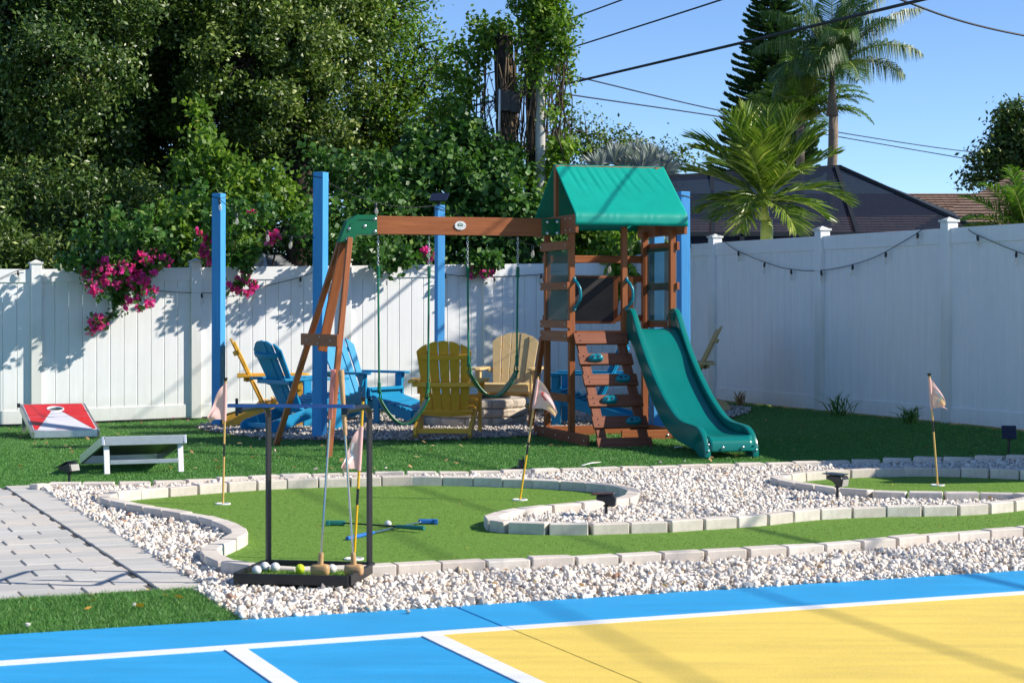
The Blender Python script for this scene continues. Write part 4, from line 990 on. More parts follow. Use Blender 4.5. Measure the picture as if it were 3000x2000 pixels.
MB().bar((-.03, .0, HP + .022), (RW + .03, .0, HP + .024), .034, .017).build('club_bar', M['barblue'], rack, local=True, bevel=.002)
MB().bar((-.002, .045, HP - .03), (-.002, .045, HP + .055), .012, .012).build('peg', M['black'], rack, local=True)

# wooden mallet clubs resting in the tray against the bar
def club(label, head_px, top_px, grip, gl, square):
    def rk(px, py, y): return at(px, py, y)
    hp = at(head_px[0], head_px[1], 9.37); tp = at(top_px[0], top_px[1], 9.30); hp.z = .098; hp.x = (head_px[0] - 1500)*9.37/F
    e = empty('golf_mallet', hp, 0, label, 'golf club', 'wooden headed clubs in the rack'); d = (tp - hp); L = d.length; d.normalize()
    MB().tube([hp + d*.03, hp + d*(L - gl + .02)], [.0052, .0068], 10).build('shaft', M['chrome'], e, smooth=True)
    if square: MB().bar(hp + d*(L - gl), tp, .024, .020, up=(0, 1, 0)).build('grip', M[grip], e, bevel=.004)
    else: MB().tube([hp + d*(L - gl), hp + d*(L - gl + .03), hp + d*(L - .10), hp + d*(L - .02), tp], [.0095, .0105, .0125, .0155, .0135], 12).build('grip', M[grip], e, smooth=True)
    # a neck and a rounded block head
    q = MB(); q.tube([hp + d*.075, hp + d*.05, hp + d*.02, hp - d*.005], [.0125, .0135, .0145, .017], 14); nk = q.build('neck', M['beech'], e, smooth=True)
    P = []; ax = Vector((.97, -.2, 0)).normalized(); ay = Vector((.2, .97, 0)).normalized()
    prof = [(-.040, .55), (-.038, .8), (-.03, .97), (-.012, 1), (.02, 1), (.032, .92), (.038, .75), (.040, .5)]
    for xo, k in prof:
        row = []
        for j in range(17):
            a = 2*math.pi*j/16; c, s_ = math.cos(a), math.sin(a); c = math.copysign(abs(c)**.6, c); s_ = math.copysign(abs(s_)**.6, s_)
            row.append(hp + ax*(xo*1.15) + ay*(.028*k*c) + Vector((0, 0, -.010 + .029*k*s_)))
        P.append(row)
    q = MB(); q.grid(P); q.f.append([k for k in range(16)][::-1]); q.uv.append([(0, 0)]*16); q.f.append([7*17 + k for k in range(16)]); q.uv.append([(0, 0)]*16)
    q.build('head', M['beech'], e, smooth=True, bevel=0)
club('golf mallet with a dusty pink square grip leaning in the black rack', (938, 1663), (977, 1082), 'pinkgrip', .245, True)
club('golf mallet with a pale turned wooden grip leaning in the black rack', (1037, 1663), (999, 1083), 'beech', .32, False)

# ------------------------------------------------------------------ balls
ball_m = {}
def ball(p, mat, label, r_=.0222):
    if mat not in ball_m:
        q = MB().sphere((0, 0, 0), 1, 28, 18).mesh('golf_ball', M[mat], 'all'); t = M[mat].node_tree
        v = t.nodes.new('ShaderNodeTexVoronoi'); v.inputs['Scale'].default_value = 9; tc = t.nodes.new('ShaderNodeTexCoord'); t.links.new(tc.outputs['Object'], v.inputs['Vector'])
        bp = t.nodes.new('ShaderNodeBump'); bp.inputs['Strength'].default_value = .35; bp.inputs['Distance'].default_value = .03; t.links.new(v.outputs['Distance'], bp.inputs['Height'])
        t.links.new(bp.outputs[0], [n for n in t.nodes if n.type == 'BSDF_PRINCIPLED'][0].inputs['Normal']); ball_m[mat] = q
    tag(place('golf_ball', ball_m[mat], Matrix.Translation(p) @ Matrix.Scale(r_, 4)), label, 'ball', 'golf balls')
tray_z = .050 + .010 + .0222
for x, y, mt, lab in ((-1.255, 9.40, 'whiteball', 'white golf ball nearest the left front corner of the rack tray'), (-1.232, 9.53, 'whiteball', 'white golf ball at the foot of the rack left upright'), (-1.178, 9.51, 'whiteball', 'white golf ball just right of the rack left upright, third from left in the tray'), (-1.048, 9.45, 'yellowball', 'bright yellow golf ball in the rack tray'), (-.890, 9.45, 'whiteball', 'white golf ball between the two mallet heads in the tray')):
    ball(Vector((x, y, tray_z)), mt, lab, .0235)
p = gp(1137, 1546); ball(p + Vector((0, 0, .026)), 'whiteball', 'white golf ball on the green between the crossed putters')

# ------------------------------------------------------------------ crossed putters on the green
def putter(label, h_px, g_px, grip, hside, lift):
    a, b = gp(*h_px), gp(*g_px); a.z += .022; b.z += .014 + lift; e = empty('putter', a, 0, label, 'golf club', 'putters on the green'); d = (b - a); L = d.length; d.normalize()
    MB().tube([a + d*.02, a + d*(L*.68)], [.0048, .006], 8).build('shaft', M['chrome' if grip == 'bluegrip' else 'black'], e, smooth=True)
    MB().tube([a + d*(L*.66), a + d*(L*.70), a + d*(L - .015), b], [.009, .0115, .0145, .0125], 12).build('grip', M[grip], e, smooth=True)
    ax = Vector((1, .05, 0)).normalized(); c = a + ax*hside*.035
    h = MB().bar(c - ax*.062, c + ax*.062, .03, .03).build('head', M[grip], e, bevel=.008); MB().bar(c + ax*.036*hside - Vector((0, .018, 0)), c + ax*.062*hside - Vector((0, .018, 0)), .012, .034).build('toe', M[grip], e, bevel=.004)
putter('putter with blue head and blue grip lying across the other on the green', (1238, 1537), (1017, 1584), 'bluegrip', 1, .0)
putter('putter with dark teal head and grip lying under the blue one', (1000, 1541), (1243, 1562), 'tealgrip', -1, .018)

# ================================================================== hole flags
def flag(label, base_px, top_px, drop, mats, mark=None, band=.47):
    b = gp(*base_px); t = at(top_px[0], top_px[1], b.y); e = empty('hole_flag', b, 0, label, 'flag', 'putting hole flags'); d = t - b; L = d.length; dn = d.normalized()
    MB().lathe([(.054, .004), (.054, .0115), (.045, .0125), (.045, .006), (0, .005)], b, 24).build('hole_cup', M['white'], e, smooth=True)
    for k0, k1, mt in ((0, band, mats[0]), (band, band + .10, 'black'), (band + .10, .985, mats[1])):
        MB().tube([b + d*k0, b + d*k1], .0075, 10).build('pole_section', M[mt], e, smooth=True)
    MB().tube([b + d*.975, b + d*.99, b + d*1.0], [.010, .014, .0165], 10).build('pole_knob', M['blackplastic'], e, smooth=True)
    # limp pennant: s runs along the hoist, q outwards to the point
    side, h0, h1, outx, dropk, wav = drop
    top_, bot_ = b + d*h0, b + d*h1; O = Vector((side, -.25, 0)).normalized()
    def cl(s_, q):
        a = top_.lerp(bot_, s_); reach = outx*q; fall = dropk*q*(1 - .15*s_) ; tip = 1 - .72*q
        mid = top_.lerp(bot_, .5); a2 = mid + (a - mid)*tip
        p = a2 + O*reach*(1 - .25*q) + Vector((0, 0, -fall*(q**.6)))
        return p + Vector((.2*side, -1, 0))*(.022*math.sin(q*6.0 + s_*5 + wav)*q**.7 + .012*math.sin(s_*9 + wav*2)*q)
    rows_ = [[cl(i/18, j/18) for j in range(19)] for i in range(19)]
    q = MB(); q.grid(rows_); c = q.build('pennant', M['cloth'], e, smooth='all', fix=False)
    MB().tube([b + d*h0, b + d*h1], .0115, 10).build('sleeve', M['cloth'], c, smooth=True)
    if mark:
        mt, strokes = mark; q = MB()
        for (s0_, q0), (s1_, q1), wd in strokes:
            for k in range(6):
                f0, f1 = k/6, (k+1)/6; A = (s0_ + (s1_-s0_)*f0, q0 + (q1-q0)*f0); B = (s0_ + (s1_-s0_)*f1, q0 + (q1-q0)*f1); nx, ny = -(B[1]-A[1]), (B[0]-A[0]); l_ = math.hypot(nx, ny) or 1; nx, ny = nx/l_*wd, ny/l_*wd
                off_ = Vector((0, -.004, .001)); q.add([cl(A[0]+nx, A[1]+ny) + off_, cl(A[0]-nx, A[1]-ny) + off_, cl(B[0]-nx, B[1]-ny) + off_, cl(B[0]+nx, B[1]+ny) + off_], [(0, 1, 2, 3)])
        q.build('numeral', M[mt], c, fix=False)
flag('pink golf flag on a tan pole nearest the left end of the green', (653, 1478), (661, 1106), (-1, .955, .66, .15, .13, .4), ('poletan', 'poletan'), None, .38)
flag('leaning yellow flag pole with a pale pink pennant before the play tower', (1523, 1466), (1578, 1093), (1, .955, .72, .20, .16, 1.7), ('poleyellow', 'poletan'), ('clothred', [((.45, .22), (.55, .42), .05), ((.3, .3), (.45, .22), .04)]), .36)
flag('pink golf flag on a yellow pole on the right hand green', (2747, 1423), (2722, 1093), (1, .955, .68, .15, .10, 2.6), ('poletan', 'poletan'), ('white', [((.35, .25), (.35, .62), .05), ((.35, .62), (.75, .40), .05)]), .48)
flag('bright yellow flag pole with blotched pink pennant behind the club rack', (1037, 1640), (1064, 1163), (-1, .82, .55, .13, .12, .2), ('poleyellow', 'poleyellow'), ('white', [((.2, .35), (.5, .5), .08), ((.6, .3), (.8, .6), .08), ((.1, .7), (.4, .8), .07)]), .34)

# ================================================================== garden spot lights
def spot(label, px, py, hgt, yaw, tilt=.0, fallen=False, tip=.35):
    b = gp(px, py); e = empty('solar_spotlight', b, yaw, label, 'spotlight', 'solar garden spotlights')
    Mx = Matrix.Identity(4)
    if fallen: Mx = Matrix.Rotation(R(80), 4, 'Y') @ Matrix.Translation((0, 0, -hgt*.8))
    def bld(q, name, mat, bev=.003, par=e, smooth=False):
        q.v = [tuple(Mx @ Vector(v)) for v in q.v]
        if fallen: q.v = [(x, y, z + .05) for x, y, z in q.v]
        return q.build(name, M[mat], par, local=True, bevel=bev, smooth=smooth)
    bld(MB().tube([(0, 0, -.03), (0, 0, hgt*.72)], .010, 10), 'stake', 'blackplastic', 0, smooth=True)
    bld(MB().lathe([(.012, hgt*.55), (.019, hgt*.57), (.019, hgt*.63), (.012, hgt*.65)], (0, 0, 0), 12), 'clamp_ring', 'blackplastic', 0, smooth=True)
    c = Vector((0, 0, hgt*.8)); ct, st = math.cos(tilt), math.sin(tilt)
    def hd(x, z): x, z = x*.84, z*.84; return (c.x + x*ct - z*st, c.z + x*st + z*ct)
    prof = [(-.075, .012), (-.07, .045), (.06, .05), (.075, .03), (.07, -.038), (.035, -.038), (-.02, .0)]
    head = bld(MB().prism([(hd(x, z)[0], -.052, hd(x, z)[1]) for x, z in prof], (0, .104, 0)), 'lamp_head', 'blackplastic', .006)
    bld(MB().prism([(hd(x, z)[0], -.06, hd(x, z)[1]) for x, z in ((-.11, .048), (.06, .058), (.06, .066), (-.11, .056))], (0, .12, 0)), 'solar_panel', 'panel', .002, head)
    bld(MB().prism([(hd(x, z)[0], -.042, hd(x, z)[1]) for x, z in ((.077, .026), (.0725, -.032), (.0765, -.033), (.081, .026))], (0, .084, 0)), 'lens', 'lens', 0, head)
spot('black solar spotlight at the paver path corner beside the bean bag boards', 203, 1424, .16, R(-32), .35)
spot('black solar spotlight knocked over by the back edging of the green', 1520, 1387, .15, R(8), 0, True)
spot('black solar spotlight standing in the gravel point of the island', 1776, 1523, .155, R(-8))
spot('black solar spotlight in the middle of the gravel island', 2453, 1472, .19, R(-38), -.1)
spot('black solar spotlight on the dark turf near the right fence', 2955, 1330, .21, R(80), .75)

# ================================================================== cables, poles
def uline(u, px, py):           # point on the cable plane u = const seen at this pixel
    k = (px - 1500)/F; v = u*(CU - k*SU)/(SU + k*CU); x, y = uv2xy(u, v); return Vector((x, y, CAMH - (py - HOR)*y/F))
def cable(name, label, u, pix, near, r_, farp):
    P = [Vector(near)] + [uline(u, *p) for p in pix] + [Vector(farp)]
    vs = np.array([xy2uv(p.x, p.y)[1] for p in P]); zs = np.array([p.z for p in P]); co = np.polyfit(vs, zs, 3, w=[1] + [6]*len(pix) + [1])
    L = [Vector((*uv2xy(u, v), np.polyval(co, v))) for v in np.linspace(vs[0], vs[-1], 60)]
    o = MB().tube(L, r_, 6).build(name, M['cable'], None, smooth='all'); tag(o, label, 'cable', 'overhead cables')
UC = 11.5
def near(v, z): return (*uv2xy(UC, v), z)
cable('power_cable', 'uppermost overhead power cable crossing the sky', UC, [(1830, 0), (1700, 45), (1560, 92), (1300, 190)], near(-6, 7.4), .011, (*uv2xy(UC, 60), 5.3))
cable('power_cable', 'middle overhead power cable crossing the sky', UC, [(2120, 0), (1900, 70), (1660, 142), (1500, 190), (1300, 260)], near(-6, 6.15), .0115, (*uv2xy(UC, 60), 5.0))
cable('power_cable', 'thickest lowest overhead cable crossing in front of the pine', UC, [(2740, 0), (2400, 78), (2000, 165), (1640, 237), (1500, 272), (1230, 362)], near(-6, 5.0), .019, (*uv2xy(UC, 60), 4.4))
def thin(label, pts, Y, r_=.012):
    tag(MB().tube(smooth3([at(a, b, y) for (a, b), y in zip(pts, Y)], 8), r_, 5).build('service_wire', M['cable'], None, smooth='all'), label, 'wire', 'thin service wires')
thin('thin wire sloping down to the right from the vine covered pole', [(1580, 205), (1700, 228), (2112, 325), (2480, 392), (2800, 440), (3060, 465)], [27, 29, 36, 42, 48, 52])
thin('second thin wire sloping down just below the first', [(1580, 262), (1670, 278), (2112, 343), (2480, 405), (2860, 470), (3060, 500)], [27, 29, 36, 42, 48, 52])
thin('twisted service wire in the top right corner of the sky', [(2560, -30), (2645, 2), (2760, 45), (2870, 77), (3000, 105), (3150, 130)], [22, 22.5, 23, 23.5, 24, 24.5], .014)
q = MB().tube([at(1648, 232, 28), at(1652, 246, 28)], .03, 6)
PY = 26.6
def pole(label, px, wd, ytop, mat, y_=PY):
    b = at(px, 0, y_); t = CAMH - (ytop - HOR)*y_/F; e = empty('utility_pole', (b.x, b.y, 0), 0, label, 'pole')
    MB().tube([(0, 0, 0), (0, 0, t*.5), (0, 0, t)], [wd*.55, wd*.52, wd*.46], 16).build('shaft', M[mat], e, smooth=True, local=True); return e
pole('pale concrete utility pole rising behind the play tower through vines', 1583, .135, -160, 'greenpost')
e = pole('dark wooden pole standing close beside the pale concrete pole', 1557, .16, -60, 'darkbark', 28.1)
tp = at(1480, 300, 27.0); e = empty('cable_box', tp, R(10), 'black cable junction box hanging on the dead palm trunk', 'box')
MB().box((0, -.16, 0), (.34, .18, .30)).build('case', M['black'], e, local=True, bevel=.01); MB().box((.10, -.19, -.02), (.13, .14, .30)).build('case', M['black'], e, local=True, bevel=.01)
MB().tube([(-.12, -.25, .15), (-.13, -.27, -.2), (-.14, -.26, -.75)], .022, 8).build('conduit', M['steel'], e, smooth=True, local=True)

# ================================================================== neighbours: house, pool screen, shed
def roof_courses(q, a, b, c, d, n):
    """stepped shingle courses between eave a-b and ridge d-c"""
    a, b, c, d = map(Vector, (a, b, c, d)); nr = (b - a).cross(d - a).normalized()
    if nr.z < 0: nr = -nr
    L = (b - a).length
    for k in range(n):
        f0, f1 = k/n, (k + 1)/n; p0, p1 = a.lerp(d, f0), b.lerp(c, f0); p2, p3 = b.lerp(c, f1), a.lerp(d, f1); o1 = nr*.035
        s = k*.17; h = (a.lerp(d, f1) - p0).length; l0 = (p1 - p0).length
        q.add([p0 + o1, p1 + o1, p2, p3], [(0, 1, 2, 3)], [[(s, k*h), (s + l0, k*h), (s + l0, (k+1)*h), (s, (k+1)*h)]])
        q.add([p0, p1, p1 + o1, p0 + o1], [(0, 1, 2, 3)], [[(s, k*h), (s + l0, k*h), (s + l0, k*h + .03), (s, k*h + .03)]])
HY = 42.0
house = empty('neighbour_house', (at(2500, 0, HY).x, HY, 0), 0, 'low brown shingle roofed house behind the pool screen', 'house')
def hp(px, py, dy=0): return at(px, py, HY + dy)
q = MB(); roof_courses(q, hp(1980, 690, -2.6), hp(3400, 690, -2.6), hp(3330, 567), hp(1980, 567), 17); q.build('roof', M['shingle'], house, fix=False)
q = MB(); roof_courses(q, hp(2680, 672, -4.4), hp(3500, 672, -4.4), hp(3400, 500, 2), hp(2990, 500, 2), 22); q.build('hip_roof', M['shingle'], house, fix=False)
q = MB(); roof_courses(q, hp(2990, 500, 2.02), hp(2680, 668, -4.38), hp(2640, 690, 6), hp(2985, 502, 6), 4)
zt = hp(0, 690, -2.6).z; xa, xb = hp(1990, 0, -2).x, hp(3400, 0, -2).x
MB().box(((xa + xb)/2, HY + 1, zt/2), (xb - xa, 5.6, zt)).build('wall', M['wall'], house)
MB().bar(hp(1980, 693, -2.7), hp(3400, 693, -2.7), .03, .16).build('fascia', M['bronze'], house)
CY = 33.0
cage = empty('pool_screen', (at(2300, 0, CY).x, CY, 0), 0, 'dark mesh pool screen enclosure with sloping roof behind the right fence', 'screen enclosure')
def cp(px, py, dy=0): return at(px, py, CY + dy)
K = dict(eL=cp(1830, 600), eR=cp(2905, 690), tL=cp(1925, 520, 1.6), tR=cp(2460, 489, 1.6), bL=cp(1960, 640, 6), bR=cp(2860, 640, 6), fL=cp(1880, 700), fR=cp(2905, 700), kL=cp(1960, 526, 4), kR=cp(2460, 497, 4))
e1_, e2_ = cp(1945, 518, .5), cp(2000, 700)
def scr(name, pts): return MB().add(pts, [tuple(range(len(pts)))]).build(name, M['screen'], cage, fix=False)
eaveL, eaveR = cp(1690, 686), cp(2900, 686)
scr('front_mesh', [eaveL, eaveR, K['tR'], K['tL']]); scr('left_mesh', [eaveL, K['tL'], K['kL'], cp(1900, 640, 6)]); scr('right_mesh', [eaveR, cp(2800, 630, 6), K['kR'], K['tR']])
scr('top_mesh', [K['tL'], K['tR'], K['kR'], K['kL']]); scr('rear_mesh', [K['kL'], K['kR'], cp(2800, 630, 6), cp(1900, 640, 6)])
fl, frr = Vector((eaveL.x, eaveL.y, 0)), Vector((eaveR.x, eaveR.y, 0)); scr('wall_mesh', [fl, frr, eaveR, eaveL])
for a, b in ((eaveL, eaveR), (eaveL, K['tL']), (eaveR, K['tR']), (K['tL'], K['tR']), (K['tL'], K['kL']), (K['tR'], K['kR']), (K['kL'], K['kR']), (K['kR'], cp(2800, 630, 6)), (eaveL.lerp(eaveR, .33), K['tL'].lerp(K['tR'], .3)), (eaveL.lerp(eaveR, .68), K['tL'].lerp(K['tR'], .98)), (fl, eaveL), (frr, eaveR), (fl.lerp(frr, .4), eaveL.lerp(eaveR, .4)), (fl.lerp(frr, .7), eaveL.lerp(eaveR, .7))):
    MB().bar(a, b, .07, .07).build('frame_beam', M['bronze'], cage)
sy = 27.5
shed = empty('garden_shed', (at(810, 0, sy).x, sy + 1, 0), 0, 'small grey shingled shed roof peeking over the back fence', 'shed')
def sp_(px, py, dy=0): return at(px, py, sy + dy)
ridge0, ridge1 = sp_(779, 748, .4), sp_(852, 748, 1.6)
for s0_, dxx in (('f', 0),): pass
q = MB(); roof_courses(q, sp_(790, 792, -.4), sp_(868, 792, .8), ridge1, ridge0, 8); q.build('roof', M['greyshingle'], shed, fix=False)
q = MB(); roof_courses(q, sp_(745, 795, .9), sp_(840, 795, 2.4), ridge1 + Vector((0, .01, 0)), ridge0 + Vector((0, .01, 0)), 6); q.build('roof', M['greyshingle'], shed, fix=False)
MB().add([ridge0 - Vector((0, 0, .03)), sp_(790, 792, -.4), Vector((sp_(790, 792, -.4).x, sy - .4, 0)), Vector((sp_(745, 795, .9).x, sy + .9, 0)), sp_(745, 795, .9)], [(0, 1, 2, 3, 4)]).build('gable_wall', M['white'], shed, fix=False)
for a, b in ((ridge0, sp_(788, 794, -.42)), (ridge0, sp_(743, 797, .9))): MB().bar(a - Vector((.03, 0, .02)), b - Vector((.03, 0, .02)), .03, .09).build('bargeboard', M['white'], shed)

# ================================================================== plants
def unit(a): return a/np.maximum(np.linalg.norm(a, axis=1), 1e-9)[:, None]
def add_leaves(s, C, size, up=.45, aspect=.5, tone=None, face=None):
    n = len(C); d = unit(rng.normal(size=(n, 3)) + np.array([0, 0, -.25])); nr = unit(rng.normal(size=(n, 3)) + np.array([.25, -.1, up]) + (0 if face is None else face))
    sd = unit(np.cross(nr, d)); d = np.cross(sd, nr); L = (size*rng.uniform(.65, 1.35, n))[:, None]; w_ = L*aspect
    s.add(np.stack([C - d*L*.5, C + sd*w_*.5 - d*L*.05, C + d*L*.5, C - sd*w_*.5 - d*L*.05], 1), tone)
def clump(s, c, r_, ncl, nleaf, size, spread=.2, up=.45, aspect=.5, shell=(.55, 1.0), squash=.9, ball=0):
    """leaf clusters sitting on twig ends around a limb end"""
    dirs = unit(rng.normal(size=(ncl, 3))); cc = np.array(c)[None] + dirs*(r_*rng.uniform(*shell, ncl))[:, None]*np.array([1, 1, squash])
    N_ = ncl*nleaf; off_c = rng.normal(0, spread*.5, (N_, 3))
    if ball: off_c = unit(rng.normal(size=(N_, 3)))*(np.repeat(rng.uniform(.7, 1.3, ncl), nleaf)*ball*rng.random(N_)**.5)[:, None]*np.array([1, 1, .8]) + np.repeat(dirs, nleaf, 0)*(rng.random(N_)**3*ball*.9)[:, None]
    C = np.repeat(cc, nleaf, 0) + off_c; t = np.repeat(rng.uniform(-.22, .22, ncl), nleaf) + rng.beta(1.6, 2.4, ncl*nleaf)
    add_leaves(s, C, size, up, aspect, np.clip(t, 0, 1), np.repeat(dirs, nleaf, 0)*.5); return cc
def limb(q, a, b, r0, r1, n=6, wob=.08):
    a, b = Vector(a), Vector(b); L = (b - a).length
    pts = [a.lerp(b, k/n) + Vector(rng.normal(0, wob*L/n, 3))*(0 < k < n) for k in range(n + 1)]; q.tube(pts, [r0 + (r1 - r0)*k/n for k in range(n + 1)], 7); return pts
def tree(name, label, cat_, base, fork, lobes, mat, size, dens, tr=.16, bark='darkbark', group='trees beyond the fence', nleaf=30, spread=.2, aspect=.5, extra=None, up=.45, ball=0):
    base = Vector((base[0], base[1], 0)); e = empty(name, base, 0, label, cat_, group); q = MB(); fork = Vector(fork)
    limb(q, base, fork, tr, tr*.7, 6, .05); s = Soup(); tw = MB()
    for px, py, Y, r_ in lobes:
        c = at(px, py, Y); limb(q, fork, c, tr*.42, .025, 6, .12)
        cc = clump(s, c, r_, max(6, int(dens*r_*r_)), nleaf, size, spread, up, aspect, (.5, 1.0), .9, ball)
        for p in cc[::2]: tw.tube([c, c.lerp(Vector(p), .5) + Vector(rng.normal(0, .04, 3)), p], [.016, .011, .005], 4)
    if extra: extra(q, tw)
    q.build('trunk', M[bark], e, smooth='all', fix=False); tag(tw.build('twigs', M[bark], e, fix=False), kind='stuff'); s.build('crown', M[mat], e); return e
GT = 'trees beyond the fence'
def dead(q, tw):
    o = at(-60, 40, 26.0)
    for k in range(9): limb(tw, o, at(rng.uniform(-10, 45), rng.uniform(0, 170), 26.0), .018, .004, 5, .2)
tree('oak_tree', 'huge dark live oak filling the top left corner, with bare grey twigs', 'tree', at(60, 0, 28).to_2d(), at(90, 420, 28), [(60, 70, 26.6, .95), (210, 170, 26.3, .95), (290, 40, 26.9, .8), (120, 300, 26.8, .85), (20, 240, 27, .9), (-120, 150, 27, 1.3), (300, -110, 27, 1.2), (80, -130, 27, 1.3), (200, 400, 28.6, 1.2), (40, 480, 28.6, 1.2), (-100, 420, 28, 1.3), (240, 560, 28.8, 1.1), (60, 640, 28.8, 1.1)], 'oak', .072, 46, .26, nleaf=230, ball=.30, extra=dead)
tree('oak_tree', 'deep shaded live oak standing between the two brighter oaks', 'tree', at(430, 0, 31).to_2d(), at(430, 420, 31), [(430, 80, 30, 1.25), (450, 300, 30.4, 1.1), (380, -90, 30, 1.4), (360, 480, 30.4, 1.2), (520, 520, 30.6, 1.1), (540, 140, 30.4, 1.1), (300, 280, 30, 1.1), (470, 640, 30.6, 1.1), (180, 620, 30.6, 1.2), (600, 330, 30.8, 1.0), (820, 690, 30.4, .9), (700, 660, 30.6, .9)], 'oak', .085, 36, .24, nleaf=170, ball=.34)
tree('oak_tree', 'broad live oak with olive sunlit crown behind the left blue posts', 'tree', at(882, 0, 28.6).to_2d(), at(880, 470, 28.6), [(640, 60, 28.3, 0.85), (720, 190, 27.9, 0.85), (800, 330, 28.1, 0.85), (850, 110, 28.3, 0.95), (930, 240, 28.7, 0.85), (700, -70, 28.9, 1.2), (900, -80, 28.9, 1.2), (970, 400, 29.1, 0.8), (640, 350, 28.7, 0.8), (560, -70, 29.4, 1.0), (1000, 60, 29.2, 0.8), (850, 440, 29.3, 0.8), (760, 440, 29.5, 0.8), (1020, 520, 29.5, 0.7), (690, 480, 29.7, 0.7), (620, -60, 29.6, 1.2), (760, 120, 29.8, 1.0), (820, -40, 30.2, 1.1)], 'oak2', .074, 48, .24, nleaf=230, ball=.29)
tree('oak_tree', 'thin crowned tree with sky showing through, left of the vine covered poles', 'tree', at(1130, 0, 30).to_2d(), at(1110, 420, 30), [(1090, 110, 29.5, .75), (1160, 20, 30, .7), (1130, 260, 29.5, .7), (1060, 380, 29.2, .75), (1190, 380, 29.5, .6), (1130, 480, 29.6, .8), (1220, 500, 29.8, .7), (1060, -60, 30, .9), (1180, 180, 30, .5), (1240, 260, 29.5, .55), (1280, 380, 29, .55), (1230, 130, 29.8, .45), (1330, 430, 28.6, .45), (1280, 190, 29.6, .35)], 'vine', .075, 120, .14, nleaf=26, spread=.24)
# far trees on the right
tree('oak_tree', 'distant thin crowned tree behind the canvas roof of the tower', 'tree', at(1760, 0, 50).to_2d(), at(1770, 520, 50), [(1655, 400, 50, .62), (1715, 395, 50, .7), (1780, 425, 50, .6), (1850, 435, 50, .6), (1960, 455, 50, .42), (1995, 485, 50, .42), (1740, 480, 50, .8), (1850, 500, 50, .8), (1650, 480, 50, .8), (1930, 520, 50, .5)], 'oak2', .11, 60, .14, nleaf=22, spread=.34, bark='bark')
tree('oak_tree', 'dark oak at the right edge rising behind the brown roof', 'tree', at(3010, 0, 47).to_2d(), at(3000, 520, 47), [(2980, 360, 46, .55), (2945, 425, 46, .55), (2890, 485, 46, .5), (2990, 480, 46, .8), (2850, 522, 46, .3), (3070, 400, 46, 1.0), (2930, 390, 46, .3), (2960, 340, 46, .25), (3100, 520, 46, 1.2)], 'oak', .12, 150, .2, spread=.28)

# ------------------------------------------------------------------ shrubs and vines
def shrub(name, label, cat_, lobes, mat, size, dens, ground_xy, nleaf=26, spread=.16, aspect=.55, group='shrubs and vines behind the fence', stems=True, up=.35, extra=None):
    g = Vector((*ground_xy, 0)); e = empty(name, g, 0, label, cat_, group); s = Soup(); q = MB()
    for px, py, Y, r_ in lobes:
        c = at(px, py, Y); clump(s, c, r_, max(5, int(dens*r_*r_)), nleaf, size, spread, up, aspect, (.3, 1.0))
        if stems: limb(q, g + Vector(rng.normal(0, .12, 3))*Vector((1, 1, 0)), c, .028, .010, 6, .16)
    if extra: extra(q, s)
    if q.v: tag(q.build('stems', M['bark'], e, smooth='all', fix=False), kind='stuff')
    s.build('foliage', M[mat], e); return e
def row(x0, x1, n, y0, y1, Y, r0, r1): return [(x0 + (x1 - x0)*(k + rng.uniform(-.3, .3))/max(1, n - 1), rng.uniform(y0, y1), Y + rng.uniform(-.35, .35), rng.uniform(r0, r1)) for k in range(n)]
shrub('hedge_shrub', 'dark dense shrub row above the left part of the back fence', 'shrub', row(-80, 480, 9, 690, 780, 25.2, .45, .6) + row(-80, 460, 8, 560, 660, 25.8, .5, .65), 'oak', .085, 190, at(200, 0, 25.6).to_2d(), aspect=.36)
shrub('climbing_vine', 'bright leafy vine climbing behind the leftmost blue post', 'vine', row(480, 680, 6, 690, 770, 24.6, .26, .38) + row(470, 760, 7, 560, 670, 24.9, .28, .45) + [(640, 470, 25.2, .35), (560, 500, 25.2, .3), (600, 400, 25.6, .28), (580, 330, 25.8, .2), (700, 520, 25.2, .35), (800, 560, 25, .35), (850, 620, 24.9, .24), (740, 620, 24.8, .4)], 'vine', .082, 130, at(640, 0, 25).to_2d(), aspect=.75)
shrub('climbing_vine', 'mixed green vine behind the tall blue post and swing frame', 'vine', row(930, 1120, 5, 680, 770, 25.0, .28, .38) + row(900, 1120, 5, 560, 660, 25.3, .3, .42) + [(1000, 500, 25.6, .35), (930, 480, 25.8, .3), (1090, 500, 25.6, .3)], 'vinedark', .080, 130, at(980, 0, 25.5).to_2d(), aspect=.75)
shrub('grape_vine', 'large leaved dense green vine mass behind the swings', 'vine', row(1120, 1560, 8, 680, 770, 25.9, .36, .5) + row(1120, 1560, 8, 570, 660, 26.1, .38, .52) + row(1180, 1480, 6, 470, 550, 26.3, .36, .48) + [(1260, 420, 26.5, .36), (1340, 410, 26.5, .36), (1420, 470, 26.5, .36), (1210, 470, 26.5, .3), (1380, 390, 26.6, .25)], 'vinedark', .092, 175, at(1330, 0, 26.4).to_2d(), aspect=.8)
shrub('grape_vine', 'leafy green vine thicket seen through the play tower', 'vine', row(1560, 1880, 7, 680, 780, 26.6, .34, .48) + row(1560, 1700, 4, 570, 660, 26.6, .34, .46) + [(1650, 450, 26.6, .28), (1610, 500, 26.6, .3)], 'vine', .09, 140, at(1700, 0, 26.8).to_2d(), aspect=.7)
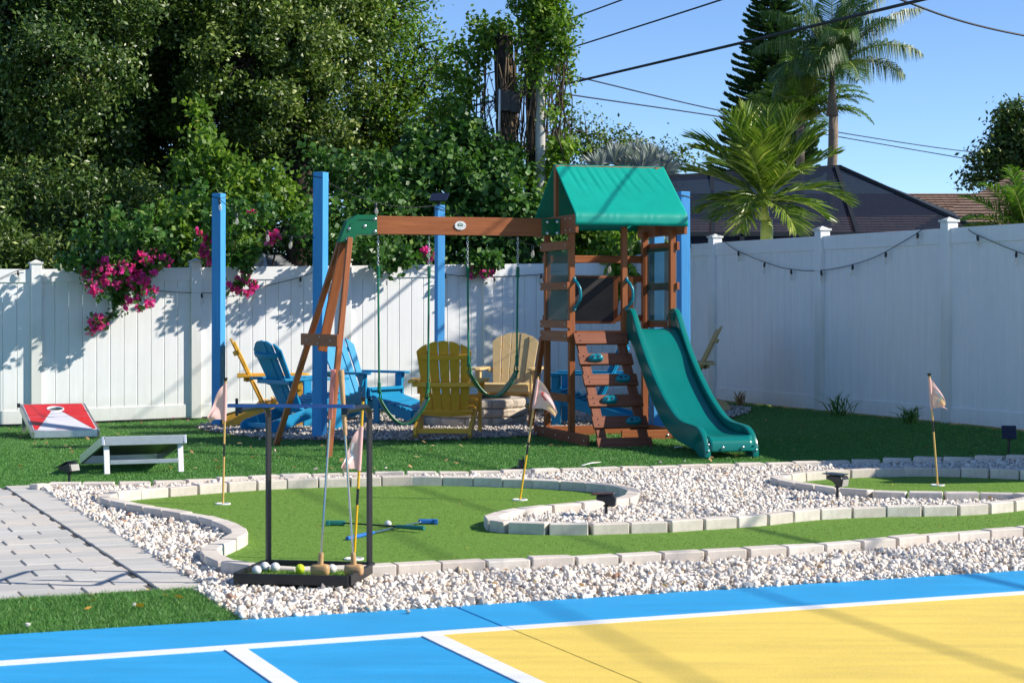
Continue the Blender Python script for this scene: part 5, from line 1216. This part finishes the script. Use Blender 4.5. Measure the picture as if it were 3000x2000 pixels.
# vine wrapped dead palm trunk and creeper over the poles
b = at(1478, 0, 27.0); e = empty('dead_palm_trunk', (b.x, b.y, 0), R(3), 'dead palm trunk wrapped in dry vine stems behind the swing beam', 'tree', GT)
tz_ = CAMH - (100 - HOR)*27/F
MB().tube([(.14, 0, 0), (.10, 0, tz_*.4), (.02, 0, tz_*.7), (-.02, 0, tz_)], [.14, .12, .125, .145], 14).build('trunk', M['darkbark'], e, smooth='all', local=True)
q = MB()
for k in range(46):
    a = rng.uniform(-2.6, -.4); zt_, zb_ = rng.uniform(tz_*.6, tz_), rng.uniform(tz_*.25, tz_*.62); rr = .145
    pts = [(.02 + .05*(1 - f) + rr*math.cos(a + .8*f*rng.normal()*.5), rr*math.sin(a) - .02*rng.random(), zb_ + (zt_ - zb_)*f) for f in np.linspace(0, 1, 6)]; q.tube(pts, rng.uniform(.006, .016), 5)
tag(q.build('dry_vine_stems', M['twig'], e, smooth='all', local=True, fix=False), kind='stuff')
def creep(q, s):
    for k in range(26):
        x = rng.choice([rng.uniform(1495, 1548), rng.uniform(1606, 1670)]); y0 = rng.uniform(120, 260); P = [at(x + rng.normal(0, 9), y0 + f*rng.uniform(200, 420), 26.9) for f in np.linspace(0, 1, 6)]; q.tube(P, rng.uniform(.004, .009), 4)
lob = [(1615, 10, 27.2, .26), (1640, 60, 27.1, .24), (1655, 130, 27.1, .2), (1648, 195, 27.1, .15), (1575, 20, 27.1, .24), (1610, 90, 27.0, .24), (1560, 100, 27.0, .18), (1590, -60, 27.2, .4), (1660, 235, 27.1, .10), (1652, 300, 27.1, .08), (1555, 200, 27.0, .12), (1600, 165, 26.4, .16), (1570, 215, 26.4, .11), (1600, 260, 26.4, .09), (1612, 330, 26.4, .08), (1530, 40, 27.0, .14), (1650, 420, 27.1, .14), (1610, 520, 27.0, .15), (1600, 590, 27, .22), (1510, 15, 27.4, .10), (1540, 170, 27, .12)]
lob = [(x, y, (26.4 if y < 175 else Y), r_) for x, y, Y, r_ in lob]
shrub('creeper', 'green creeper hanging over the tall pale pole, with red buds', 'vine', lob, 'vine', .075, 560, at(1600, 0, 27.6).to_2d(), 20, .14, .55, extra=creep)
shrub('creeper', 'green creeper crowning the dead palm trunk and drooping to its left', 'vine', [(1470, 95, 27, .18), (1425, 120, 27, .2), (1400, 180, 27, .18), (1380, 250, 27, .2), (1350, 320, 27, .2), (1520, 120, 26.9, .14), (1410, 75, 27.1, .16), (1500, 440, 26.7, .12), (1390, 420, 26.9, .24), (1330, 230, 27.4, .22), (1300, 320, 27.4, .24), (1360, 150, 27.4, .16), (1530, 250, 26.9, .12)], 'vine', .075, 480, at(1460, 0, 27.2).to_2d(), 20, .16, .65, extra=lambda q, s: [q.tube([at(rng.uniform(1400, 1540), rng.uniform(200, 300), 26.8), at(rng.uniform(1400, 1560), rng.uniform(350, 420), 26.8), at(rng.uniform(1420, 1560), rng.uniform(460, 560), 26.8)], .006, 4) for _ in range(22)])

# ------------------------------------------------------------------ bougainvillea over the back fence
def bougain(label, leaf_lobes, flower_px, stem_paths, dens=260):
    e = empty('bougainvillea', on_back(leaf_lobes[0][0], 0, -.5).to_2d().to_3d(), 0, label, 'bougainvillea', 'bougainvillea over the back fence'); s, fl, q = Soup(), Soup(), MB()
    for px, py, off_, r_ in leaf_lobes:
        c = on_back(px, py, off_); clump(s, c, r_, max(5, int(dens*r_*(.30 if off_ >= .4 else .8))), 12, .08, .10, .3, .65, (.1, 1))
    for px, py, off_, r_ in flower_px:
        c = np.array(on_back(px, py, off_)); k = int(3 + 34*r_); sub = c + unit(rng.normal(size=(k, 3)))*(r_*rng.uniform(.25, 1.25, k))[:, None]*np.array([1.2, .7, .9])
        for sc_ in sub:
            n3 = int(rng.integers(5, 12)); P = sc_ + rng.normal(0, .022, (n3, 3)); P = np.repeat(P, 3, 0) + rng.normal(0, .010, (n3*3, 3)); add_leaves(fl, P, .046, .2, .85)
            clump(s, sc_ + rng.normal(0, .03, 3), .04, 2, 4, .06, .05, .3, .65, (.2, 1))
    for pth in stem_paths:
        P = smooth3([on_back(*p) for p in pth], 6); q.tube(P, .006, 5)
        for p in P[::2]: clump(s, p, .05, 3, 5, .06, .05, .3, .65, (.2, 1))
    if q.v: tag(q.build('stems', M['twig'], e, smooth='all', fix=False), kind='stuff')
    s.build('foliage', M['bough'], e); tag(fl.build('flowers', M['magenta'], e), kind='stuff')
bougain('magenta bougainvillea spilling over the fence above the bean bag boards', [(300, 775, .25, .20), (360, 790, .3, .2), (430, 760, .25, .2), (395, 815, .3, .16), (330, 800, .35, .14), (260, 775, .35, .12), (460, 720, .2, .2), (420, 700, .3, .2), (345, 860, .25, .07), (340, 690, .5, .14), (400, 670, .75, .17), (250, 690, .6, .14), (330, 650, .9, .17), (620, 660, .95, .16), (420, 640, 1.2, .12), (520, 600, 1.25, .1), (580, 560, 1.3, .1), (700, 600, 1.2, .1), (200, 765, .5, .12)],
        [(275, 828, .52, .12), (282, 785, .52, .13), (320, 800, .52, .10), (352, 795, .52, .14), (372, 812, .34, .09), (415, 800, .50, .11), (440, 755, .46, .12), (470, 765, .3, .07), (412, 826, .50, .13), (405, 880, .46, .15), (298, 952, .30, .14), (290, 930, .30, .08), (430, 735, .3, .08)],
        [[(350, 800, .3), (348, 840, .3), (345, 880, .27), (325, 925, .25), (300, 945, .24)], [(420, 780, .3), (410, 840, .3), (402, 875, .29)], [(380, 780, .2), (320, 780, .35), (265, 800, .36)]])
bougain('magenta bougainvillea clusters between the two left blue posts', [(712, 760, .3, .10), (728, 738, .3, .10), (660, 690, .45, .17), (720, 660, .5, .17), (640, 640, .7, .18), (780, 610, .6, .18), (900, 650, .6, .17), (880, 660, .75, .2), (980, 730, .35, .14), (1050, 725, .4, .15), (700, 650, .9, .2), (1000, 700, .6, .2), (1100, 745, .5, .16)],
        [(690, 838, .3, .08), (718, 820, .3, .10), (722, 845, .3, .08), (605, 690, .3, .08), (618, 752, .25, .09), (595, 740, .25, .07), (805, 690, .3, .08), (790, 700, .3, .05), (708, 625, .3, .05), (735, 625, .3, .04), (905, 650, .3, .10), (880, 668, .3, .05), (912, 675, .3, .05)],
        [[(730, 770, .3), (722, 800, .3), (700, 835, .3)], [(700, 620, .3), (690, 690, .3), (680, 760, .2)]])
bougain('small bougainvillea sprig behind the right hand swing', [(1400, 770, .2, .12), (1440, 765, .2, .12), (1180, 760, .3, .16), (1130, 765, .3, .14)],
        [(1395, 792, .2, .08), (1420, 797, .2, .09), (1440, 800, .2, .05), (1255, 735, .1, .05), (1260, 752, .1, .04)], [[(1430, 760, .15), (1410, 790, .2)]])
# leafy branch of the vine reaching over the corner beside the tower
bougain_e = shrub('climbing_vine', 'small leafy vine hanging over the fence inside the tower opening', 'vine', [(1800, 760, 24.9, .16), (1830, 800, 24.8, .13), (1780, 730, 25.2, .2), (1815, 850, 24.8, .07), (1860, 740, 25.3, .2)], 'vine', .10, 700, at(1810, 0, 25.6).to_2d(), 14, .1, .75)

# ------------------------------------------------------------------ palms
def frond(s, q, base, az, el, L, droop, ll, n, w_, hang=.25, fwd=.45, v=.35, r0=.018, tone=None):
    d = np.array([math.cos(az)*math.cos(el), math.sin(az)*math.cos(el), math.sin(el)]); P = []; p = np.array(base, float); st = L/14
    for k in range(15):
        P.append(p.copy()); p = p + d*st; d = d + np.array([0, 0, -droop*st*(.4 + k/10)]); d /= np.linalg.norm(d)
    P = np.array(P); q.tube([Vector(x) for x in P], list(np.linspace(r0, .004, 15)), 5)
    T = np.gradient(P, axis=0); T = unit(T); tone0 = rng.uniform(-.25, .25) if tone is None else tone
    for side in (-1, 1):
        f = np.clip(np.linspace(.12, 1, n) + rng.normal(0, .006, n), .1, 1); x = f*14; i = np.minimum(x.astype(int), 13); fr = (x - i)[:, None]; b = P[i]*(1 - fr) + P[i+1]*fr; t = unit(T[i]*(1 - fr) + T[i+1]*fr)
        lat = unit(np.cross(t, np.array([0, 0, 1.0])))*side; upv = unit(np.cross(lat*side, t)); l = ll*np.sin(np.pi*np.clip(f*.86 + .12, 0, 1))**.7*rng.uniform(.8, 1.12, n)
        dr = unit(lat*(1 - fwd*f[:, None]*.6) + t*(fwd + .4*f[:, None]) + upv*v + rng.normal(0, .07, (n, 3))); m = b + dr*l[:, None]*.5; g = np.array([0, 0, -1.0]); e_ = m + unit(dr + g*hang*2.2)*l[:, None]*.5
        nr = unit(np.cross(dr, t) + rng.normal(0, .25, (n, 3))); wv = unit(np.cross(dr, nr))*(w_*rng.uniform(.7, 1.2, n)/2)[:, None]; tn = np.clip(rng.beta(2, 2.5, n) + tone0, 0, 1)
        s.add(np.stack([b - wv*.5, b + wv*.5, m + wv, m - wv], 1), tn); s.add(np.stack([m - wv, m + wv, e_ + wv*.12, e_ - wv*.12], 1), tn)
def palm(name, label, base, top, trunk, fr, mat, tmat='palmtrunk', group='palms beyond the fence', cs=None):
    base, top = Vector(base), Vector(top); e = empty(name, base, 0, label, 'palm tree', group); q = MB(); n = 14; P = [base.lerp(top, k/n) + Vector((.03*math.sin(k*.6), 0, 0)) for k in range(n + 1)]
    q.tube(P, [trunk[0] + (trunk[1] - trunk[0])*k/n + (.006 if k % 2 else 0) for k in range(n + 1)], 14); q.build('trunk', M[tmat], e, smooth='all', fix=False)
    if cs: MB().tube([top, top + Vector((0, 0, cs[0]*.4)), top + Vector((0, 0, cs[0]))], [cs[1], cs[2], cs[2]*.5], 14).build('crownshaft', M[cs[3]], e, smooth='all', fix=False)
    s, r_ = Soup(), MB(); c = top + Vector((0, 0, cs[0] if cs else 0))
    for a in fr: frond(s, r_, c, *a)
    tag(r_.build('leaf_stalks', M['crownshaft'], e, smooth='all', fix=False), kind='stuff'); s.build('fronds', M[mat], e); return e
AY = 24.2
fr = []
for az, el in [(172, 66), (140, 78), (8, 62), (40, 76), (195, 48), (-12, 40), (230, 60), (-60, 68), (172, 30), (6, 22), (-100, 55), (250, 40), (-75, 30), (100, 70), (60, 50), (185, 10), (-20, 2), (215, 0), (120, 40), (-6, 56), (168, 54), (-90, 78), (205, 72), (-30, 72), (-110, 8), (-65, -14), (240, -10)]:
    fr.append((R(az), R(el), rng.uniform(1.05, 1.4) if el > 20 else .85, rng.uniform(.4, .75) if el > 25 else rng.uniform(1.0, 1.4), .50, 38, .027, .12, .8, .28))
palm('christmas_palm', 'short palm with bright arching fronds and yellow green trunk just behind the right fence', at(2236, 0, AY).to_2d().to_3d(), at(2240, 645, AY), (.085, .075), fr, 'palm', 'crownshaft', cs=(.26, .075, .055, 'crownshaft'))
QY = 40
fr = [(R(az), R(el), L, dr, .80, 120, .017, 1.7, .25, .05, .03) for az, el, L, dr in [(4, 50, 2.35, .42), (-12, 35, 2.0, .7), (175, 58, 2.0, .62), (190, 40, 1.9, .8), (160, 72, 1.9, .65), (30, 72, 1.9, .6), (80, 62, 1.8, .8), (-60, 68, 1.9, .8), (-90, 48, 1.8, .95), (220, 58, 1.9, .85), (-40, 55, 1.8, .8), (120, 50, 1.8, .9), (200, 20, 1.6, 1.0), (250, 35, 1.6, 1.1), (-120, 25, 1.6, 1.1), (-75, 15, 1.5, 1.1), (100, 15, 1.5, 1.1), (15, 66, 2.1, .55), (185, 75, 1.9, .55), (-100, 75, 1.8, .7), (-30, 80, 1.7, .6), (0, 20, 1.6, .8), (170, 5, 1.4, 1.0)]]
palm('queen_palm', 'tall queen palm with drooping feathery fronds and ringed trunk', at(2428, 0, QY).to_2d().to_3d(), at(2438, 340, QY), (.12, .095), fr, 'queen', cs=(1.0, .13, .08, 'palmtrunk'))
fr = [(R(az), R(el), rng.uniform(1.3, 1.9), rng.uniform(.6, 1.0), .5, 60, .024, .4, .4, .2, .02) for az, el in zip(rng.uniform(0, 360, 34), rng.uniform(20, 88, 34))]
palm('areca_palm', 'bright yellow green feathery palm between the pine and queen palm', at(2350, 0, 42).to_2d().to_3d(), at(2340, 360, 42), (.10, .09), fr, 'bamboo')
fr = [(R(az), R(el), rng.uniform(.55, .85), rng.uniform(.6, 1.1), .30, 40, .020, .25, .5, .3, .010) for az, el in [(185, 40), (175, 20), (200, 55), (160, 65), (190, 5), (120, 80), (210, 75), (60, 60), (240, 50), (20, 50), (-60, 60), (170, 78), (205, 25), (225, 10)]]
palm('areca_palm', 'feathery palm fronds leaning over the fence at the right edge', at(3010, 0, 19.6).to_2d().to_3d(), at(3010, 690, 19.6), (.05, .045), fr, 'bamboo')
# silver fan palm
BY = 36; e = empty('silver_fan_palm', at(1850, 0, BY).to_2d().to_3d(), 0, 'silver leaved fan palm showing just above the canvas roof', 'palm tree', 'palms beyond the fence'); s = Soup(); q = MB(); c0 = at(1850, 500, BY)
limb(q, at(1850, 0, BY).to_2d().to_3d(), c0, .16, .14)
for px, py, tlt in ((1800, 478, -25), (1860, 468, 5), (1905, 478, 22), (1830, 490, -8), (1760, 500, -50), (1940, 505, 48), (1880, 500, 10)):
    c = np.array(at(px, py, BY + rng.uniform(-.3, .3))); q.tube([c0, c], .02, 5); n = 46; a = np.linspace(R(-68), R(68), n) + R(tlt) + rng.normal(0, .02, n); dr = np.stack([np.sin(a), np.full(n, -.25) + .2*np.cos(a*6), np.cos(a)], 1); dr = unit(dr); Lf = rng.uniform(.36, .47, n)[:, None]
    sd = np.stack([np.cos(a), 0*a + .6*(np.arange(n) % 2*2 - 1), -np.sin(a)], 1); sd = unit(sd); m = c + dr*Lf*.6; tp_ = c + dr*Lf
    s.add(np.stack([c + 0*dr, m + sd*.02, tp_, m - sd*.02], 1))
q.build('trunk', M['palmtrunk'], e, smooth='all', fix=False); s.build('fan_leaves', M['silver'], e)
# Norfolk island pine
NY = 45; e = empty('norfolk_pine', at(2235, 0, NY).to_2d().to_3d(), 0, 'tall dark tiered pine with upswept branches rising behind the palms', 'tree', GT); s, q = Soup(), MB()
nb_, nt_ = at(2225, 896, NY), at(2278, -190, NY); limb(q, nb_.to_2d().to_3d(), nt_, .2, .02, 12, .01)
py = 545
while py > -185:
    ax_ = nb_.lerp(nt_, (896 - py)/(896 + 190)); hgt = (py + 200)/745; L0 = (.16 + 1.22*hgt**.85); nbk = 7; ph_ = rng.uniform(0, 6.28)
    for k in range(nbk):
        az = ph_ + 2*math.pi*k/nbk + rng.normal(0, .08); L = L0*rng.uniform(.88, 1.08); d = np.array([math.cos(az), math.sin(az), .05 + .12*(1 - hgt)]); P = []; p = np.array(ax_); st = L/10
        for j in range(11): P.append(p.copy()); d2 = d + np.array([0, 0, .055*j - .12]); p = p + unit(d2[None])[0]*st
        P = np.array(P); q.tube([Vector(x) for x in P], list(np.linspace(.02, .006, 11)), 4); n = int(46*L/.8) + 12
        f = np.linspace(.14, 1, n); x = f*10; i = np.minimum(x.astype(int), 9); b_ = P[i] + (P[i+1] - P[i])*(x - i)[:, None]; t_ = unit(P[i+1] - P[i])
        for side in (-1, 0, 1):
            lat = unit(np.cross(t_, np.array([0, 0, 1.0])))*side; up_ = np.array([0, 0, 1.0]); dr = unit(lat*.75 + t_*.75 + up_*(.55 if side else .8) + rng.normal(0, .12, (n, 3))); l = (.20*np.sqrt(np.clip(L, .3, 1.2)))*rng.uniform(.7, 1.15, n)*np.clip(1.25 - f*.55, .3, 1); l = l[:, None]
            wv = unit(np.cross(dr, rng.normal(size=(n, 3))))*.030; s.add(np.stack([b_ - wv*.6, b_ + dr*l*.5 + wv, b_ + dr*l, b_ + dr*l*.5 - wv], 1))
            wv2 = unit(np.cross(dr, wv))*.030; s.add(np.stack([b_ - wv2*.6, b_ + dr*l*.5 + wv2, b_ + dr*l, b_ + dr*l*.5 - wv2], 1))
    py -= 22 - 5*(1 - hgt)
q.build('trunk', M['bark'], e, smooth='all', fix=False); s.build('needles', M['pine'], e)

# ------------------------------------------------------------------ weeds and litter
def weed(label, px, py, n, h, spread, mat='vinedark'):
    b = gp(px, py); e = empty('weed', b, 0, label, 'weed', 'weeds along the fence and edging'); s = Soup()
    for k in range(n):
        a = rng.uniform(0, 6.28); hh = h*rng.uniform(.45, 1); o = np.array([b.x + rng.normal(0, spread*.3), b.y + rng.normal(0, .03), b.z]); o2 = o + np.array([math.cos(a)*spread*.4, math.sin(a)*spread*.2, hh*.65]); o3 = o2 + np.array([math.cos(a)*spread*.6, math.sin(a)*spread*.2, hh*.22]); wv = np.array([.006, .003, 0])
        s.add([[o - wv*.6, o + wv*.6, o2 + wv, o2 - wv]]); s.add([[o2 - wv, o2 + wv, o3 + wv*.1, o3 - wv*.1]])
    s.build('leaves', M[mat], e)
weed('broad bladed weed growing at the foot of the right fence', 2465, 1218, 34, .30, .22)
weed('thin grassy weed at the right fence nearer the flag', 2668, 1240, 40, .22, .16)
weed('small dry weed at the far end of the right fence', 2168, 1185, 26, .20, .07, 'dry')
weed('small grassy weed at the edging behind the green', 1385, 1390, 22, .07, .12, 'vine')
def litter(name, label, pts, size, mat):
    C = np.array([[p.x, p.y, p.z + .026] for p in pts]); s = Soup(); n = len(C); a = rng.random(n)*6.28; d = np.stack([np.cos(a), np.sin(a), rng.normal(0, .3, n)], 1); sd = np.stack([-np.sin(a), np.cos(a), rng.normal(0, .3, n)], 1); L = (size*rng.uniform(.5, 1.3, n))[:, None]
    s.add(np.stack([C - d*L*.5, C + sd*L*.3, C + d*L*.5, C - sd*L*.3], 1)); tag(s.build(name, M[mat]), label, 'litter', kind='stuff')
def ok(px, py): p = gp(px, py); return p if bool(in_turf(np.array(p.x), np.array(p.y))) else None
L_ = [ok(rng.uniform(0, 2950), rng.uniform(1205, 1385)) for _ in range(260)]; litter('fallen_leaves', 'small dry brown leaves scattered over the dark turf', [p for p in L_ if p], .05, 'dry')
litter('fallen_petals', 'yellow and orange petals scattered on the front turf strip', [gp(a, b) for a, b in ((30, 1740), (70, 1765), (145, 1752), (272, 1773), (265, 1756), (400, 1768), (432, 1740), (485, 1757), (525, 1762), (100, 1800), (258, 1796), (410, 1788))], .05, 'petal')
litter('magenta_petals', 'magenta petals fallen on turf below the back fence', [gp(rng.uniform(150, 760), rng.uniform(1226, 1252)) for _ in range(26)], .04, 'magenta')
L_ = [gp(rng.uniform(250, 2950), rng.uniform(1400, 1780)) for _ in range(420)]; L_ = [p for p in L_ if bool(in_gravel(np.array(p.x), np.array(p.y)))]
for p in L_: p.z += .02
litter('gravel_litter', 'brown leaf bits lying among the white gravel', L_, .03, 'dry')
L_ = [gp(rng.uniform(400, 2950), rng.uniform(1415, 1640)) for _ in range(110)]; L_ = [p - Vector((0, 0, .012)) for p in L_ if bool(in_green(np.array(p.x), np.array(p.y)))]
litter('green_specks', 'tiny pale specks scattered on the putting green', L_, .012, 'petal')
for lab, a, b in (('pale dry twig on the turf before the climbing wall', (1704, 1363), (1760, 1353)), ('pale straw on the turf beside the slide', (1976, 1310), (2004, 1310))):
    A_, B_ = gp(*a, .03), gp(*b, .03); tag(MB().tube([A_, A_.lerp(B_, .5) + Vector((0, .01, .006)), B_], [.005, .006, .003], 6).build('twig', M['white'], None, smooth='all'), lab, 'twig')
